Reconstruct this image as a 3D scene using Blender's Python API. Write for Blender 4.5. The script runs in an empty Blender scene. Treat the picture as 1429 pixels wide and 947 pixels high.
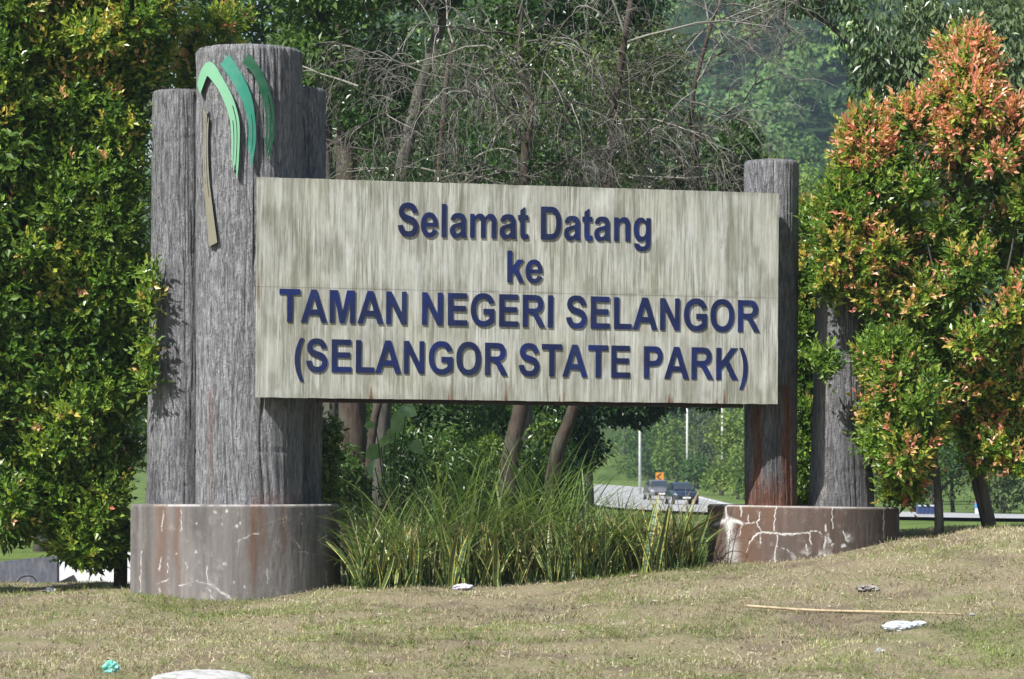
import bpy, math, random
import numpy as np
from mathutils import Vector, Matrix
from mathutils.geometry import tessellate_polygon

scene = bpy.context.scene
COL = scene.collection
R = math.radians

# ------------------------------------------------------------------ camera, sky, sun, exposure
F = 4200.0                     # focal length in photo pixels (photo is 1429 px wide)
CX, HY = 714.5, 672.0          # principal column, horizon row
EYE = 1.6
cam_data = bpy.data.cameras.new('camera')
cam_data.sensor_width = 36.0
cam_data.lens = F / 1429.0 * 36.0
cam_data.shift_y = (HY - 473.5) / 1429.0
cam_data.clip_start = 0.5
cam_data.clip_end = 3000.0
cam_data.dof.use_dof = True
cam_data.dof.focus_distance = 34.5
cam_data.dof.aperture_fstop = 6.3
camera = bpy.data.objects.new('camera', cam_data)
camera.location = (0, 0, EYE)
camera.rotation_euler = (R(90), 0, 0)
COL.objects.link(camera)
scene.camera = camera

SUN_EL, SUN_AZ = 47.0, 43.0    # elevation; degrees to the left of the direction straight behind the camera
to_sun = Vector((-math.sin(R(SUN_AZ)) * math.cos(R(SUN_EL)), -math.cos(R(SUN_AZ)) * math.cos(R(SUN_EL)), math.sin(R(SUN_EL))))
world = bpy.data.worlds.new('World')
scene.world = world
world.use_nodes = True
wn = world.node_tree
wn.nodes.clear()
w_out = wn.nodes.new('ShaderNodeOutputWorld')
w_bg = wn.nodes.new('ShaderNodeBackground')
w_sky = wn.nodes.new('ShaderNodeTexSky')
w_sky.sky_type = 'NISHITA'
w_sky.sun_disc = False
w_sky.sun_elevation = R(SUN_EL)
w_sky.sun_rotation = math.atan2(to_sun.x, to_sun.y)
w_sky.air_density = 1.3
w_sky.dust_density = 1.2
w_bg.inputs['Strength'].default_value = 0.075
wn.links.new(w_sky.outputs[0], w_bg.inputs['Color'])
wn.links.new(w_bg.outputs[0], w_out.inputs['Surface'])

sun_data = bpy.data.lights.new('sun', 'SUN')
sun_data.energy = 5.0
sun_data.angle = R(0.53)
sun_data.color = (1.0, 0.975, 0.94)
sun = bpy.data.objects.new('sun', sun_data)
sun.rotation_euler = to_sun.to_track_quat('Z', 'Y').to_euler()
sun.location = (-20, -20, 40)
COL.objects.link(sun)

scene.view_settings.view_transform = 'Standard'
scene.view_settings.look = 'None'
scene.view_settings.exposure = 0.80
scene.view_settings.gamma = 1.0
scene.view_settings.use_curve_mapping = False
scene.render.engine = 'CYCLES'
scene.cycles.use_denoising = True
scene.cycles.max_bounces = 4
scene.cycles.diffuse_bounces = 2
scene.cycles.glossy_bounces = 2
scene.cycles.transmission_bounces = 2
scene.cycles.volume_bounces = 0
scene.cycles.use_adaptive_sampling = True

# ------------------------------------------------------------------ helpers
def P(px, py, d):
    """world point seen at photo pixel (px, py) at depth d metres"""
    return np.array(((px - CX) / F * d, d, EYE + (HY - py) / F * d))

def PXY(V):
    V = np.asarray(V, float)
    return CX + F * V[:, 0] / V[:, 1], HY - F * (V[:, 2] - EYE) / V[:, 1]

def hash2(ix, iy, seed):
    n = (ix.astype(np.int64) * 374761393 + iy.astype(np.int64) * 668265263 + seed * 144665) & 0x7fffffff
    n = ((n ^ (n >> 13)) * 1274126177) & 0x7fffffff
    n = n ^ (n >> 16)
    return (n & 0xffff) / 65535.0

def vnoise(x, y, seed=0, wrap=None):
    x = np.asarray(x, float); y = np.asarray(y, float)
    ix = np.floor(x); iy = np.floor(y)
    fx = x - ix; fy = y - iy
    fx = fx * fx * (3 - 2 * fx); fy = fy * fy * (3 - 2 * fy)
    def h(a, b):
        if wrap: a = np.mod(a, wrap)
        return hash2(a, b, seed)
    return (h(ix, iy) * (1 - fx) * (1 - fy) + h(ix + 1, iy) * fx * (1 - fy)
            + h(ix, iy + 1) * (1 - fx) * fy + h(ix + 1, iy + 1) * fx * fy)

def fbm(x, y, seed=0, octv=4):
    s = 0; a = .5
    for k in range(octv):
        s = s + a * vnoise(np.asarray(x) * 2 ** k, np.asarray(y) * 2 ** k, seed + k); a *= .5
    return s / (1 - .5 ** octv)

def unit(v):
    v = np.asarray(v, float)
    return v / np.maximum(np.linalg.norm(v, axis=-1, keepdims=True), 1e-9)

class MB:
    """collects quads and triangles with per-vertex colour"""
    def __init__(s): s.V = []; s.Q = []; s.T = []; s.C = []; s.n = 0
    def add(s, V, Q=None, T=None, C=None):
        V = np.asarray(V, float).reshape(-1, 3)
        s.V.append(V)
        if Q is not None and len(Q): s.Q.append(np.asarray(Q, int).reshape(-1, 4) + s.n)
        if T is not None and len(T): s.T.append(np.asarray(T, int).reshape(-1, 3) + s.n)
        if C is None: C = np.ones((len(V), 3))
        C = np.asarray(C, float)
        if C.ndim == 1: C = np.tile(C, (len(V), 1))
        s.C.append(C); s.n += len(V)
        return s
    def box(s, lo, hi, C=None):
        x0, y0, z0 = lo; x1, y1, z1 = hi
        V = [(x0,y0,z0),(x1,y0,z0),(x1,y1,z0),(x0,y1,z0),(x0,y0,z1),(x1,y0,z1),(x1,y1,z1),(x0,y1,z1)]
        return s.add(V, [(3,2,1,0),(4,5,6,7),(0,1,5,4),(1,2,6,5),(2,3,7,6),(3,0,4,7)], C=C)
    def tube(s, path, radii, n=6, C=None, cap=True):
        path = np.asarray(path, float); m = len(path)
        radii = np.broadcast_to(np.asarray(radii, float), (m,))
        t = unit(np.gradient(path, axis=0))
        ref = np.array((0.31, 0.92, 0.22)) if abs(t[0] @ np.array((0.31,.92,.22))) < .85 else np.array((1., 0, .1))
        a = unit(np.cross(t, ref)); b = np.cross(t, a)
        th = np.arange(n) / n * 2 * np.pi
        V = path[:, None] + radii[:, None, None] * (np.cos(th)[None, :, None] * a[:, None] + np.sin(th)[None, :, None] * b[:, None])
        i = np.arange(m - 1)[:, None] * n; j = np.arange(n)[None]
        k = (np.arange(n) + 1) % n
        Q = np.stack([i + j, i + k[None], i + n + k[None], i + n + j], -1).reshape(-1, 4)
        V = V.reshape(-1, 3); T = []
        if cap:
            V = np.vstack([V, path[0], path[-1]])
            for q in range(n):
                T.append((m * n, (q + 1) % n, q)); T.append((m * n + 1, (m - 1) * n + q, (m - 1) * n + (q + 1) % n))
        return s.add(V, Q, T, C)
    def mesh(s, name, origin=(0, 0, 0), smooth=False):
        V = np.vstack(s.V) - np.asarray(origin, float)
        Q = np.vstack(s.Q) if s.Q else np.zeros((0, 4), int)
        T = np.vstack(s.T) if s.T else np.zeros((0, 3), int)
        C = np.vstack(s.C)
        me = bpy.data.meshes.new(name)
        me.vertices.add(len(V)); me.vertices.foreach_set('co', V.ravel())
        loops = np.concatenate([Q.ravel(), T.ravel()])
        tot = np.concatenate([np.full(len(Q), 4), np.full(len(T), 3)])
        st = np.concatenate([[0], np.cumsum(tot)[:-1]]) if len(tot) else np.zeros(0)
        me.loops.add(len(loops)); me.loops.foreach_set('vertex_index', loops.astype(np.int32))
        me.polygons.add(len(tot)); me.polygons.foreach_set('loop_start', st.astype(np.int32))
        me.polygons.foreach_set('use_smooth', np.full(len(tot), smooth))
        ca = me.color_attributes.new('Col', 'FLOAT_COLOR', 'POINT')
        ca.data.foreach_set('color', np.hstack([C, np.ones((len(C), 1))]).ravel())
        me.update(calc_edges=True); me.validate()
        return me

def tag(o, label=None, category=None, group=None, kind=None):
    if label: o['label'] = label
    if category: o['category'] = category
    if group: o['group'] = group
    if kind: o['kind'] = kind
    return o

def thing(name, loc, label, category, group=None):
    o = bpy.data.objects.new(name, None)
    o.empty_display_size = 0.2
    o.location = loc
    COL.objects.link(o)
    return tag(o, label, category, group)

def put(name, mb, mat, parent=None, smooth=False, local=False, kind=None):
    """link one mesh object; world coordinates are made relative to the parents' base point"""
    org = np.zeros(3)
    if parent is not None and not local:
        q = parent
        while q is not None:
            org = org + np.array(q.location); q = q.parent
    o = bpy.data.objects.new(name, mb.mesh(name, org, smooth))
    o.data.materials.append(mat)
    COL.objects.link(o)
    if parent is not None: o.parent = parent
    if kind: o['kind'] = kind
    return o

# ------------------------------------------------------------------ node materials
class NT:
    def __init__(s, name):
        s.m = bpy.data.materials.new(name); s.m.use_nodes = True
        s.t = s.m.node_tree
        s.b = s.t.nodes['Principled BSDF']; s.out = s.t.nodes['Material Output']
    def n(s, typ, **kw):
        x = s.t.nodes.new(typ)
        for k, v in kw.items(): setattr(x, k, v)
        return x
    def l(s, a, b): s.t.links.new(a, b)
    def set(s, sock, v):
        if isinstance(v, bpy.types.NodeSocket): s.l(v, sock)
        else: sock.default_value = v
    def pos(s, scale=(1, 1, 1), kind='Object', loc=(0, 0, 0)):
        c = s.n('ShaderNodeTexCoord'); mp = s.n('ShaderNodeMapping')
        mp.inputs['Scale'].default_value = scale; mp.inputs['Location'].default_value = loc
        s.l(c.outputs[kind], mp.inputs['Vector']); return mp.outputs[0]
    def geo(s, scale=(1, 1, 1)):
        c = s.n('ShaderNodeNewGeometry'); mp = s.n('ShaderNodeMapping')
        mp.inputs['Scale'].default_value = scale
        s.l(c.outputs['Position'], mp.inputs['Vector']); return mp.outputs[0]
    def noise(s, vec, scale=1, detail=4, rough=.55, dist=0):
        x = s.n('ShaderNodeTexNoise'); s.l(vec, x.inputs['Vector'])
        x.inputs['Scale'].default_value = scale; x.inputs['Detail'].default_value = detail
        x.inputs['Roughness'].default_value = rough; x.inputs['Distortion'].default_value = dist
        return x.outputs['Fac']
    def vor(s, vec, scale=1, feature='F1'):
        x = s.n('ShaderNodeTexVoronoi', feature=feature); s.l(vec, x.inputs['Vector'])
        x.inputs['Scale'].default_value = scale; return x.outputs['Distance']
    def ramp(s, fac, stops, interp='LINEAR'):
        x = s.n('ShaderNodeValToRGB'); s.l(fac, x.inputs[0]); cr = x.color_ramp; cr.interpolation = interp
        while len(cr.elements) < len(stops): cr.elements.new(.5)
        for e, (p, c) in zip(cr.elements, stops):
            e.position = p; e.color = (c, c, c, 1) if isinstance(c, (int, float)) else (*c, 1)
        return x.outputs[0]
    def mix(s, fac, a, b, blend='MIX'):
        x = s.n('ShaderNodeMix', data_type='RGBA', blend_type=blend)
        s.set(x.inputs[0], fac)
        for i, v in ((6, a), (7, b)):
            if isinstance(v, tuple) and len(v) == 3: v = (*v, 1)
            s.set(x.inputs[i], v)
        return x.outputs[2]
    def math(s, op, a, b=0.0, clamp=False):
        x = s.n('ShaderNodeMath', operation=op, use_clamp=clamp)
        s.set(x.inputs[0], a); s.set(x.inputs[1], b); return x.outputs[0]
    def attr(s, name='Col'):
        x = s.n('ShaderNodeAttribute'); x.attribute_name = name; return x
    def sep(s, col):
        x = s.n('ShaderNodeSeparateColor'); s.l(col, x.inputs[0]); return x.outputs
    def bump(s, h, strength=.5, dist=.02):
        x = s.n('ShaderNodeBump'); x.inputs['Strength'].default_value = strength
        x.inputs['Distance'].default_value = dist; s.l(h, x.inputs['Height'])
        s.l(x.outputs[0], s.b.inputs['Normal']); return x
    def fin(s, color, rough=.8, spec=.3):
        if isinstance(color, tuple): color = (*color, 1)
        s.set(s.b.inputs['Base Color'], color); s.set(s.b.inputs['Roughness'], rough)
        s.b.inputs['Specular IOR Level'].default_value = spec
        return s.m

def mat_leaf(name, rough=.4, trans=.3, spec=.4):
    t = NT(name)
    a = t.attr().outputs['Color']
    nz = t.noise(t.geo(), 9, 2)
    c = t.mix(1.0, a, t.ramp(nz, [(.25, .72), (.75, 1.25)]), 'MULTIPLY')
    t.fin(c, rough, spec)
    tr = t.n('ShaderNodeBsdfTranslucent')
    t.l(t.mix(1.0, c, (1.15, 1.25, .6), 'MULTIPLY'), tr.inputs['Color'])
    ms = t.n('ShaderNodeMixShader'); ms.inputs[0].default_value = trans
    t.l(t.b.outputs[0], ms.inputs[1]); t.l(tr.outputs[0], ms.inputs[2]); t.l(ms.outputs[0], t.out.inputs['Surface'])
    return t.m
M_LEAF = mat_leaf('glossy_leaves', .33, .38, .55)
M_FAR = mat_leaf('far_foliage', .6, .25, .2)
M_GRASS = mat_leaf('grass_blades', .6, .25, .2)
M_BLADE = mat_leaf('long_grass_blades', .45, .3, .35)

def mat_bark(name, c0, c1, sc=(9, 9, 2.2)):
    t = NT(name)
    g = t.geo(sc)
    n1 = t.noise(g, 1.5, 5, .65); n2 = t.noise(t.geo((1, 1, 1)), 2.1, 3)
    c = t.mix(t.ramp(n2, [(.45, 0.), (.7, .6)]), t.ramp(n1, [(.3, c0), (.7, c1)]), (.085, .085, .065))
    t.bump(n1, .8, .03)
    return t.fin(c, .9, .15)
M_BARK = mat_bark('brown_bark', (.026, .020, .016), (.080, .060, .048))
M_BARKG = mat_bark('grey_bark', (.035, .032, .028), (.12, .11, .10))
def mat_plain_attr(name, rough=.8, spec=.2):
    t = NT(name); a = t.attr().outputs['Color']
    nz = t.noise(t.geo((6, 6, 6)), 1.5, 4)
    return t.fin(t.mix(1.0, a, t.ramp(nz, [(.3, .65), (.7, 1.2)]), 'MULTIPLY'), rough, spec)
M_TWIG = mat_plain_attr('weathered_twigs', .85, .15)

# ------------------------------------------------------------------ terrain
CR_X = [-60, -6.5, -5.2, -4.2, -3.3, -2.2, -1.2, 0, 1.1, 2.2, 3.2, 4.5, 5.6, 7, 60]
CR_Z = [.25, .27, .30, .30, .25, .36, .37, .42, .50, .60, .67, .90, 1.03, 1.06, 1.1]
RO_Y = [38, 60, 86, 110, 135, 165, 200, 240, 290]
RO_Z = [.30, .38, .45, .47, .42, .38, .72, 1.2, 1.9]
def ground_z(X, Y):
    X = np.asarray(X, float); Y = np.asarray(Y, float)
    cz = np.interp(X, CR_X, CR_Z)
    near = np.interp(Y, [-40, 10, 20, 24, 25, 60], [-.02, -.02, -.02, .02, .04, .04])
    t = np.clip((Y - 24) / 10.0, 0, 1)
    t = t ** 1.12
    z = near * (1 - t) + cz * t
    far = np.interp(Y, RO_Y, RO_Z) - .12
    s = np.clip((Y - 37.5) / 12, 0, 1); s = s * s * (3 - 2 * s)
    left = np.clip((-X - 3) / 3, 0, 1)
    s = s * (1 - left) + left * np.clip((Y - 42) / 20, 0, 1)
    z = z * (1 - s) + far * s
    mask = np.clip((Y - 15) / 6, 0, 1) * (1 - s)
    z = z + mask * (.11 * (fbm(X * .7 + 9, Y * .5, 3, 3) - .5) + .09 * (fbm(X * 1.9, Y * 1.7, 5, 3) - .5))
    # banks on both sides of the far road and the wooded hill behind
    hill_f = np.interp(X, [-45, -8, 60], [.45, 1.0, 1.0])
    h = np.clip(Y - 285, 0, 400)
    z = z + hill_f * np.where(h < 260, h * .44, 260 * .44 + (h - 260) * .1) + np.clip(h / 30, 0, 1) * 10 * (fbm(X * .02, Y * .02, 8, 3) - .5)
    return z

def axis(dense_lo, dense_hi, step, lo, hi, growth=1.25, maxs=8):
    a = list(np.arange(dense_lo, dense_hi + 1e-6, step)); s = step
    up = [a[-1]]
    while up[-1] < hi: s = min(s * growth, maxs); up.append(up[-1] + s)
    s = step; dn = [a[0]]
    while dn[-1] > lo: s = min(s * growth, maxs); dn.append(dn[-1] - s)
    return np.array(dn[:0:-1] + a + up[1:])
gx = axis(-7.5, 8.5, .16, -260, 260, 1.2, 9); gy = axis(22, 39, .15, -14, 560, 1.15, 9)
GX, GY = np.meshgrid(gx, gy)
GZ = ground_z(GX, GY)
nx, ny = len(gx), len(gy)
idx = np.arange(nx * ny).reshape(ny, nx)
gq = np.stack([idx[:-1, :-1], idx[:-1, 1:], idx[1:, 1:], idx[1:, :-1]], -1).reshape(-1, 4)

def mat_ground():
    t = NT('dry_mown_turf_and_far_verge')
    g = t.geo()
    n1 = t.noise(g, .55, 5, .6); n2 = t.noise(g, 3.2, 4, .6); n3 = t.noise(g, 42, 4, .7); n4 = t.noise(t.geo((1, .6, 1)), 1.3, 4)
    dry = t.ramp(n3, [(.28, (.11, .085, .05)), (.5, (.22, .185, .118)), (.72, (.35, .305, .20))])
    green = t.ramp(n3, [(.3, (.07, .09, .03)), (.7, (.20, .22, .075))])
    c = t.mix(t.ramp(t.math('ADD', t.math('MULTIPLY', n1, .6), t.math('MULTIPLY', n2, .4)), [(.47, 0.), (.62, .75)]), dry, green)
    c = t.mix(t.ramp(n4, [(.52, 0.), (.62, .8)]), c, (.15, .115, .085))
    y = t.n('ShaderNodeSeparateXYZ'); t.l(g, y.inputs[0])
    far = t.ramp(t.math('MULTIPLY', t.math('SUBTRACT', y.outputs[1], 39), .08, True), [(0, 0.), (1, 1.)])
    verge = t.ramp(t.noise(g, .3, 5, .7), [(.35, (.05, .085, .02)), (.65, (.14, .19, .05))])
    hillm = t.ramp(t.math('MULTIPLY', t.math('SUBTRACT', y.outputs[1], 280), .05, True), [(0, 0.), (1, 1.)])
    verge = t.mix(hillm, verge, (.018, .035, .012))
    c = t.mix(far, c, verge)
    t.bump(t.math('ADD', n3, t.math('MULTIPLY', n2, 1.5)), .7, .03)
    return t.fin(c, .95, .1)
M_GROUND = mat_ground()
g_mb = MB().add(np.stack([GX, GY, GZ], -1).reshape(-1, 3), gq)
ground = tag(put('ground', g_mb, M_GROUND, smooth=True), kind='structure')

# road: ribbon along a centre line
def catmull(pts, n):
    pts = np.asarray(pts, float); t = np.linspace(0, len(pts) - 1, n); i = np.clip(t.astype(int), 0, len(pts) - 2); f = (t - i)[:, None]
    p0 = pts[np.clip(i - 1, 0, None)]; p1 = pts[i]; p2 = pts[i + 1]; p3 = pts[np.clip(i + 2, None, len(pts) - 1)]
    return .5 * (2 * p1 + (p2 - p0) * f + (2 * p0 - 5 * p1 + 4 * p2 - p3) * f ** 2 + (3 * p1 - p0 - 3 * p2 + p3) * f ** 3)
rc = catmull([(70, 74), (45, 82), (28, 89), (17.5, 98), (11.5, 112), (8.8, 135), (8.2, 165), (8.2, 200), (7, 232), (2, 258), (-8, 278), (-22, 288)], 90)
rt = unit(np.gradient(rc, axis=0)); rn = np.stack([-rt[:, 1], rt[:, 0]], 1)
rz = np.interp(rc[:, 1], RO_Y, RO_Z)
def ribbon(o0, o1, dz):
    a = rc + rn * o0; b = rc + rn * o1; m = len(rc)
    V = np.vstack([np.column_stack([a, rz + dz]), np.column_stack([b, rz + dz])])
    Q = [(i, i + 1, m + i + 1, m + i) for i in range(m - 1)]
    return MB().add(V, Q)
t = NT('pale_sunlit_asphalt'); nz = t.noise(t.geo(), 1.2, 4); nf = t.noise(t.geo(), 30, 3)
t.bump(nf, .3, .01)
M_ROAD = t.fin(t.mix(nf, t.ramp(nz, [(.3, (.25, .25, .25)), (.7, (.36, .36, .355))]), (.32, .32, .32)), .8, .25)
road = put('road', ribbon(-3.9, 3.9, 0.0), M_ROAD); tag(road, kind='structure')
t = NT('white_road_paint'); M_PAINT = t.fin(t.ramp(t.noise(t.geo(), 4, 4), [(.3, .55), (.6, .8)]), .6, .3)
for off in (-3.5, 3.5):
    put('edge_line', ribbon(off - .07, off + .07, .006), M_PAINT, road)

# ------------------------------------------------------------------ weathered cast-concrete materials
def mat_log():
    t = NT('grey_bark_textured_concrete')
    v = t.pos((1, 1, .24)); p = t.pos()
    streak = t.noise(v, 34, 6, .70); crack = t.noise(t.pos((1, 1, .11)), 40, 5, .68, 1.0); big = t.noise(t.pos((1, 1, .35)), 1.5, 4); fine = t.noise(p, 38, 4, .7)
    c = t.ramp(streak, [(.25, (.145, .146, .153)), (.5, (.27, .27, .28)), (.75, (.42, .42, .43))])
    c = t.mix(t.ramp(crack, [(.36, .6), (.43, 0.)]), c, (.06, .058, .06))
    c = t.mix(t.ramp(big, [(.45, 0.), (.72, .5)]), c, (.10, .10, .108))
    c = t.mix(t.ramp(t.noise(p, 2.6, 5, .6), [(.58, 0.), (.75, .5)]), c, (.34, .335, .33))
    s = t.sep(t.attr().outputs['Color'])          # red: white lime and painted sun strip, green: rust, blue: grime and painted shade
    c = t.mix(t.math('MULTIPLY', s[0], t.ramp(fine, [(.3, .2), (.55, 1.)]), True), c, (.50, .48, .45))
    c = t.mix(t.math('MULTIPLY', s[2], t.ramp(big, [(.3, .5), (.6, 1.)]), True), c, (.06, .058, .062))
    c = t.mix(t.math('MULTIPLY', s[1], t.ramp(streak, [(.3, .45), (.6, 1.)]), True), c, (.185, .068, .032))
    t.bump(t.math('ADD', t.math('ADD', t.math('MULTIPLY', streak, 1.2), t.ramp(crack, [(.36, 0.), (.50, .8)])), t.math('MULTIPLY', fine, 1.1)), 1.0, .03)
    return t.fin(c, .92, .15)
M_LOG = mat_log()
def mat_plinth(name, base0, base1):
    t = NT(name)
    p = t.pos(); v = t.pos((1, 1, .08)); streak = t.noise(v, 11, 5, .6); fine = t.noise(p, 55, 4, .7); mid = t.noise(p, 7, 5, .65)
    c = t.ramp(streak, [(.3, base0), (.7, base1)])
    c = t.mix(t.ramp(mid, [(.55, 0.), (.72, .45)]), c, (.34, .31, .285))
    s = t.sep(t.attr().outputs['Color'])          # red: white lime, green: rust, blue: dark algae
    c = t.mix(t.math('MULTIPLY', s[2], t.ramp(mid, [(.3, .5), (.6, 1.)]), True), c, (.055, .05, .045))
    c = t.mix(t.math('MULTIPLY', s[1], t.ramp(streak, [(.3, .45), (.6, 1.)]), True), c, (.12, .065, .038))
    w = t.math('MULTIPLY', s[0], t.ramp(fine, [(.30, .1), (.52, 1.)]), True)
    c = t.mix(w, c, (.62, .61, .59))
    t.bump(t.math('ADD', mid, t.math('MULTIPLY', fine, .5)), .5, .012)
    return t.fin(c, .8, .25)
M_PL_L = mat_plinth('mauve_grey_stained_concrete', (.11, .10, .096), (.195, .176, .168))
M_PL_R = mat_plinth('brown_grey_stained_concrete', (.078, .054, .045), (.135, .096, .08))

def seg_mask(px, py, pts, w):
    """soft mask around a poly-line given in photo pixels (x, y, half-width factor)"""
    m = np.zeros(len(px))
    for (a, b) in zip(pts[:-1], pts[1:]):
        ax, ay = a[:2]; bx, by = b[:2]
        wa = a[2] if len(a) > 2 else w; wb = b[2] if len(b) > 2 else w
        L = max((bx - ax) ** 2 + (by - ay) ** 2, 1e-6)
        t = np.clip(((px - ax) * (bx - ax) + (py - ay) * (by - ay)) / L, 0, 1)
        dd = np.hypot(px - ax - t * (bx - ax), py - ay - t * (by - ay))
        ww = wa + (wb - wa) * t
        m = np.maximum(m, np.clip(1.2 - dd / (ww * .85), 0, 1))
    return m
def streak_mask(px, py, x, w, y0, y1):
    """a run of stain that starts at y0 and fades out at y1"""
    xx = x + 1.5 * np.sin(py * .07 + x)
    return np.exp(-((px - xx) / w) ** 2) * np.clip((py - y0) / 4 + 1, 0, 1) * np.clip((y1 - py) / (.5 * (y1 - y0)), 0, 1)

def revolve(cx, cy, z0, z1, rad, nth, nz, disp=None, stain=None, dome=.0):
    """upright round body with radius rad(h) and a lid"""
    zs = np.linspace(z0, z1, nz); th = np.arange(nth) / nth * 2 * np.pi; th = th - .62 * np.sin(th)
    TH, ZZ = np.meshgrid(th, zs)
    RR = rad((ZZ - z0) / (z1 - z0)) + (disp(TH, ZZ) if disp else 0)
    rim = np.clip((ZZ - (z1 - .03)) / .03, 0, 1); RR = RR - .018 * rim ** 2
    V = np.stack([cx + RR * np.sin(TH), cy - RR * np.cos(TH), ZZ], -1).reshape(-1, 3)
    i = np.arange(nz - 1)[:, None] * nth; j = np.arange(nth)[None]; k = (np.arange(nth) + 1) % nth
    Q = np.stack([i + j, i + k[None], i + nth + k[None], i + nth + j], -1).reshape(-1, 4)
    top = (nz - 1) * nth
    r2 = V[top:top + nth].copy(); r2[:, :2] = (r2[:, :2] - (cx, cy)) * .5 + (cx, cy); r2[:, 2] += dome
    c = np.array([[cx, cy, z1 + dome]]); n0 = len(V)
    V = np.vstack([V, r2, c])
    Q = np.vstack([Q, np.stack([top + np.arange(nth), top + k, n0 + k, n0 + np.arange(nth)], -1)])
    T = np.stack([n0 + np.arange(nth), n0 + k, np.full(nth, n0 + nth)], -1)
    C = np.zeros((len(V), 3))
    if stain: C = stain(V)
    return MB().add(V, Q, T, C)

def log_disp(seed, R0):
    def f(TH, ZZ):
        k = 64
        u = TH / (2 * np.pi) * k
        wob = .9 * (fbm(u * .12, ZZ * .8, seed + 9, 2) - .5)
        a = vnoise(u + wob * 3, ZZ * .55, seed, None if False else k)
        b = vnoise(u * 2 + wob * 4, ZZ * 1.1, seed + 3, 2 * k)
        groove = np.clip(1 - np.abs(a - .5) * 6, 0, 1)
        big = vnoise(TH / (2 * np.pi) * 6, ZZ * .5, seed + 5, 6) - .5
        ring = np.clip(1 - np.abs(np.mod(ZZ + seed * .37, 1.35) - .6 - .03 * np.sin(3 * TH)) / .02, 0, 1)
        return (-.024 * groove + .016 * (b - .5) + .035 * big) * R0 / .6 - .012 * ring
    return f

# ------------------------------------------------------------------ left cluster: plinth + three logs
pl = P(328.5, 703, 35.1)
def stain_left(V):
    px, py = PXY(V); C = np.zeros((len(V), 3)); front = (V[:, 1] < pl[1])
    px = px + 4 * (fbm(px * .16, py * .16, 201, 3) - .5); py = py + 4 * (fbm(px * .16, py * .16, 207, 3) - .5)
    w = np.zeros(len(V))
    for pts, ww in (([(276, 812, 1), (296, 816, 3), (326, 838, 5)], 3), ([(292, 822), (296, 832), (303, 838)], 1.6),
                    ([(250, 817), (276, 810)], 1.5), ([(332, 755, 2.6), (341, 750), (350, 746), (362, 744.5, 1)], 1.8), ([(332.5, 756), (333, 770)], 1),
                    ([(253, 712), (253, 741)], 1.2), ([(228, 712), (226, 740, 2.2)], 1.2), ([(224, 777), (223, 795, 2.6)], 1.5), ([(234, 785), (235, 800)], 1.4),
                    ([(443, 744), (447, 757)], 2), ([(412, 753), (418, 765)], 1.1), ([(405, 768), (437, 772), (437, 803)], .8), ([(455, 798), (456, 812)], 1.6),
                    ([(197, 770), (196, 826)], 1.6), ([(220, 815), (235, 808)], 1.8), ([(222, 820), (223, 832)], 2), ([(394, 725), (397, 735)], 1), ([(289, 790), (290, 812)], 1.2),
                    ([(372, 790), (374, 815)], 1.5), ([(258, 785), (262, 792)], 1.3)):
        w = np.maximum(w, seg_mask(px, py, [tuple(q[:2]) + ((q[2] if len(q) > 2 else ww) * .60,) for q in pts], ww) * np.clip(.45 + 1.1 * fbm(px * .09, py * .05, 87, 3), 0, 1))
    for (x, y, r) in ((300, 714, 3), (316, 712, 3), (274, 770, 2.5), (314, 786, 3), (309, 731, 2), (330, 733, 3), (335, 729, 2), (326, 812, 2), (341, 818, 2), (246, 772, 1.5), (420, 717, 1.6), (421, 730, 1.6), (275, 730, 1.8), (306, 803, 1.6)):
        w = np.maximum(w, seg_mask(px, py, [(x, y), (x + .5, y + 1)], r))
    r = np.zeros(len(V))
    for a in ((353, 6, 700, 850), (364, 7, 700, 800), (395, 4.5, 700, 800), (226, 9, 700, 860), (464, 4, 700, 870), (247, 5, 700, 850)):
        r = np.maximum(r, streak_mask(px, py, *a) * .85)
    d = np.zeros(len(V))
    for a in ((207, 8, 700, 900), (356, 5, 730, 860), (280, 16, 690, 770), (420, 16, 690, 790), (468, 4, 700, 900), (441, 5, 700, 840), (190, 4, 700, 840)):
        d = np.maximum(d, streak_mask(px, py, *a) * .65)
    topm = V[:, 2] > pl[2] - .012
    w = np.where(topm & (px > 215), np.maximum(w, .75 * fbm(V[:, 0] * 6, V[:, 1] * 6, 4, 3)), w)
    r = np.where(topm & (px > 330), np.maximum(r, .5 * fbm(V[:, 0] * 3, V[:, 1] * 3, 14, 3)), r)
    brk = np.clip((fbm(px * .22, py * .22, 221, 4) - .36) * 5, 0, 1)
    C[:, 0] = w * front * (.25 + .75 * brk) * .85; C[:, 1] = r * front; C[:, 2] = d * front
    return C
plinth_l = thing('round_plinth', (pl[0], pl[1], .1), 'wide round mauve-grey concrete plinth under the emblem pillar, streaked with rust', 'plinth', 'plinths of the gateway sign')
put('plinth_drum', revolve(pl[0], pl[1], -.05, pl[2], lambda h: 1.205 + .02 * (1 - h), 520, 120,
    lambda TH, ZZ: .022 * (vnoise(TH / 6.2832 * 9, ZZ * .6, 77, 9) - .5) + .006 * (fbm(TH * 30, ZZ * 6, 12, 3) - .5), stain_left), M_PL_L, plinth_l, smooth=True)

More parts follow.
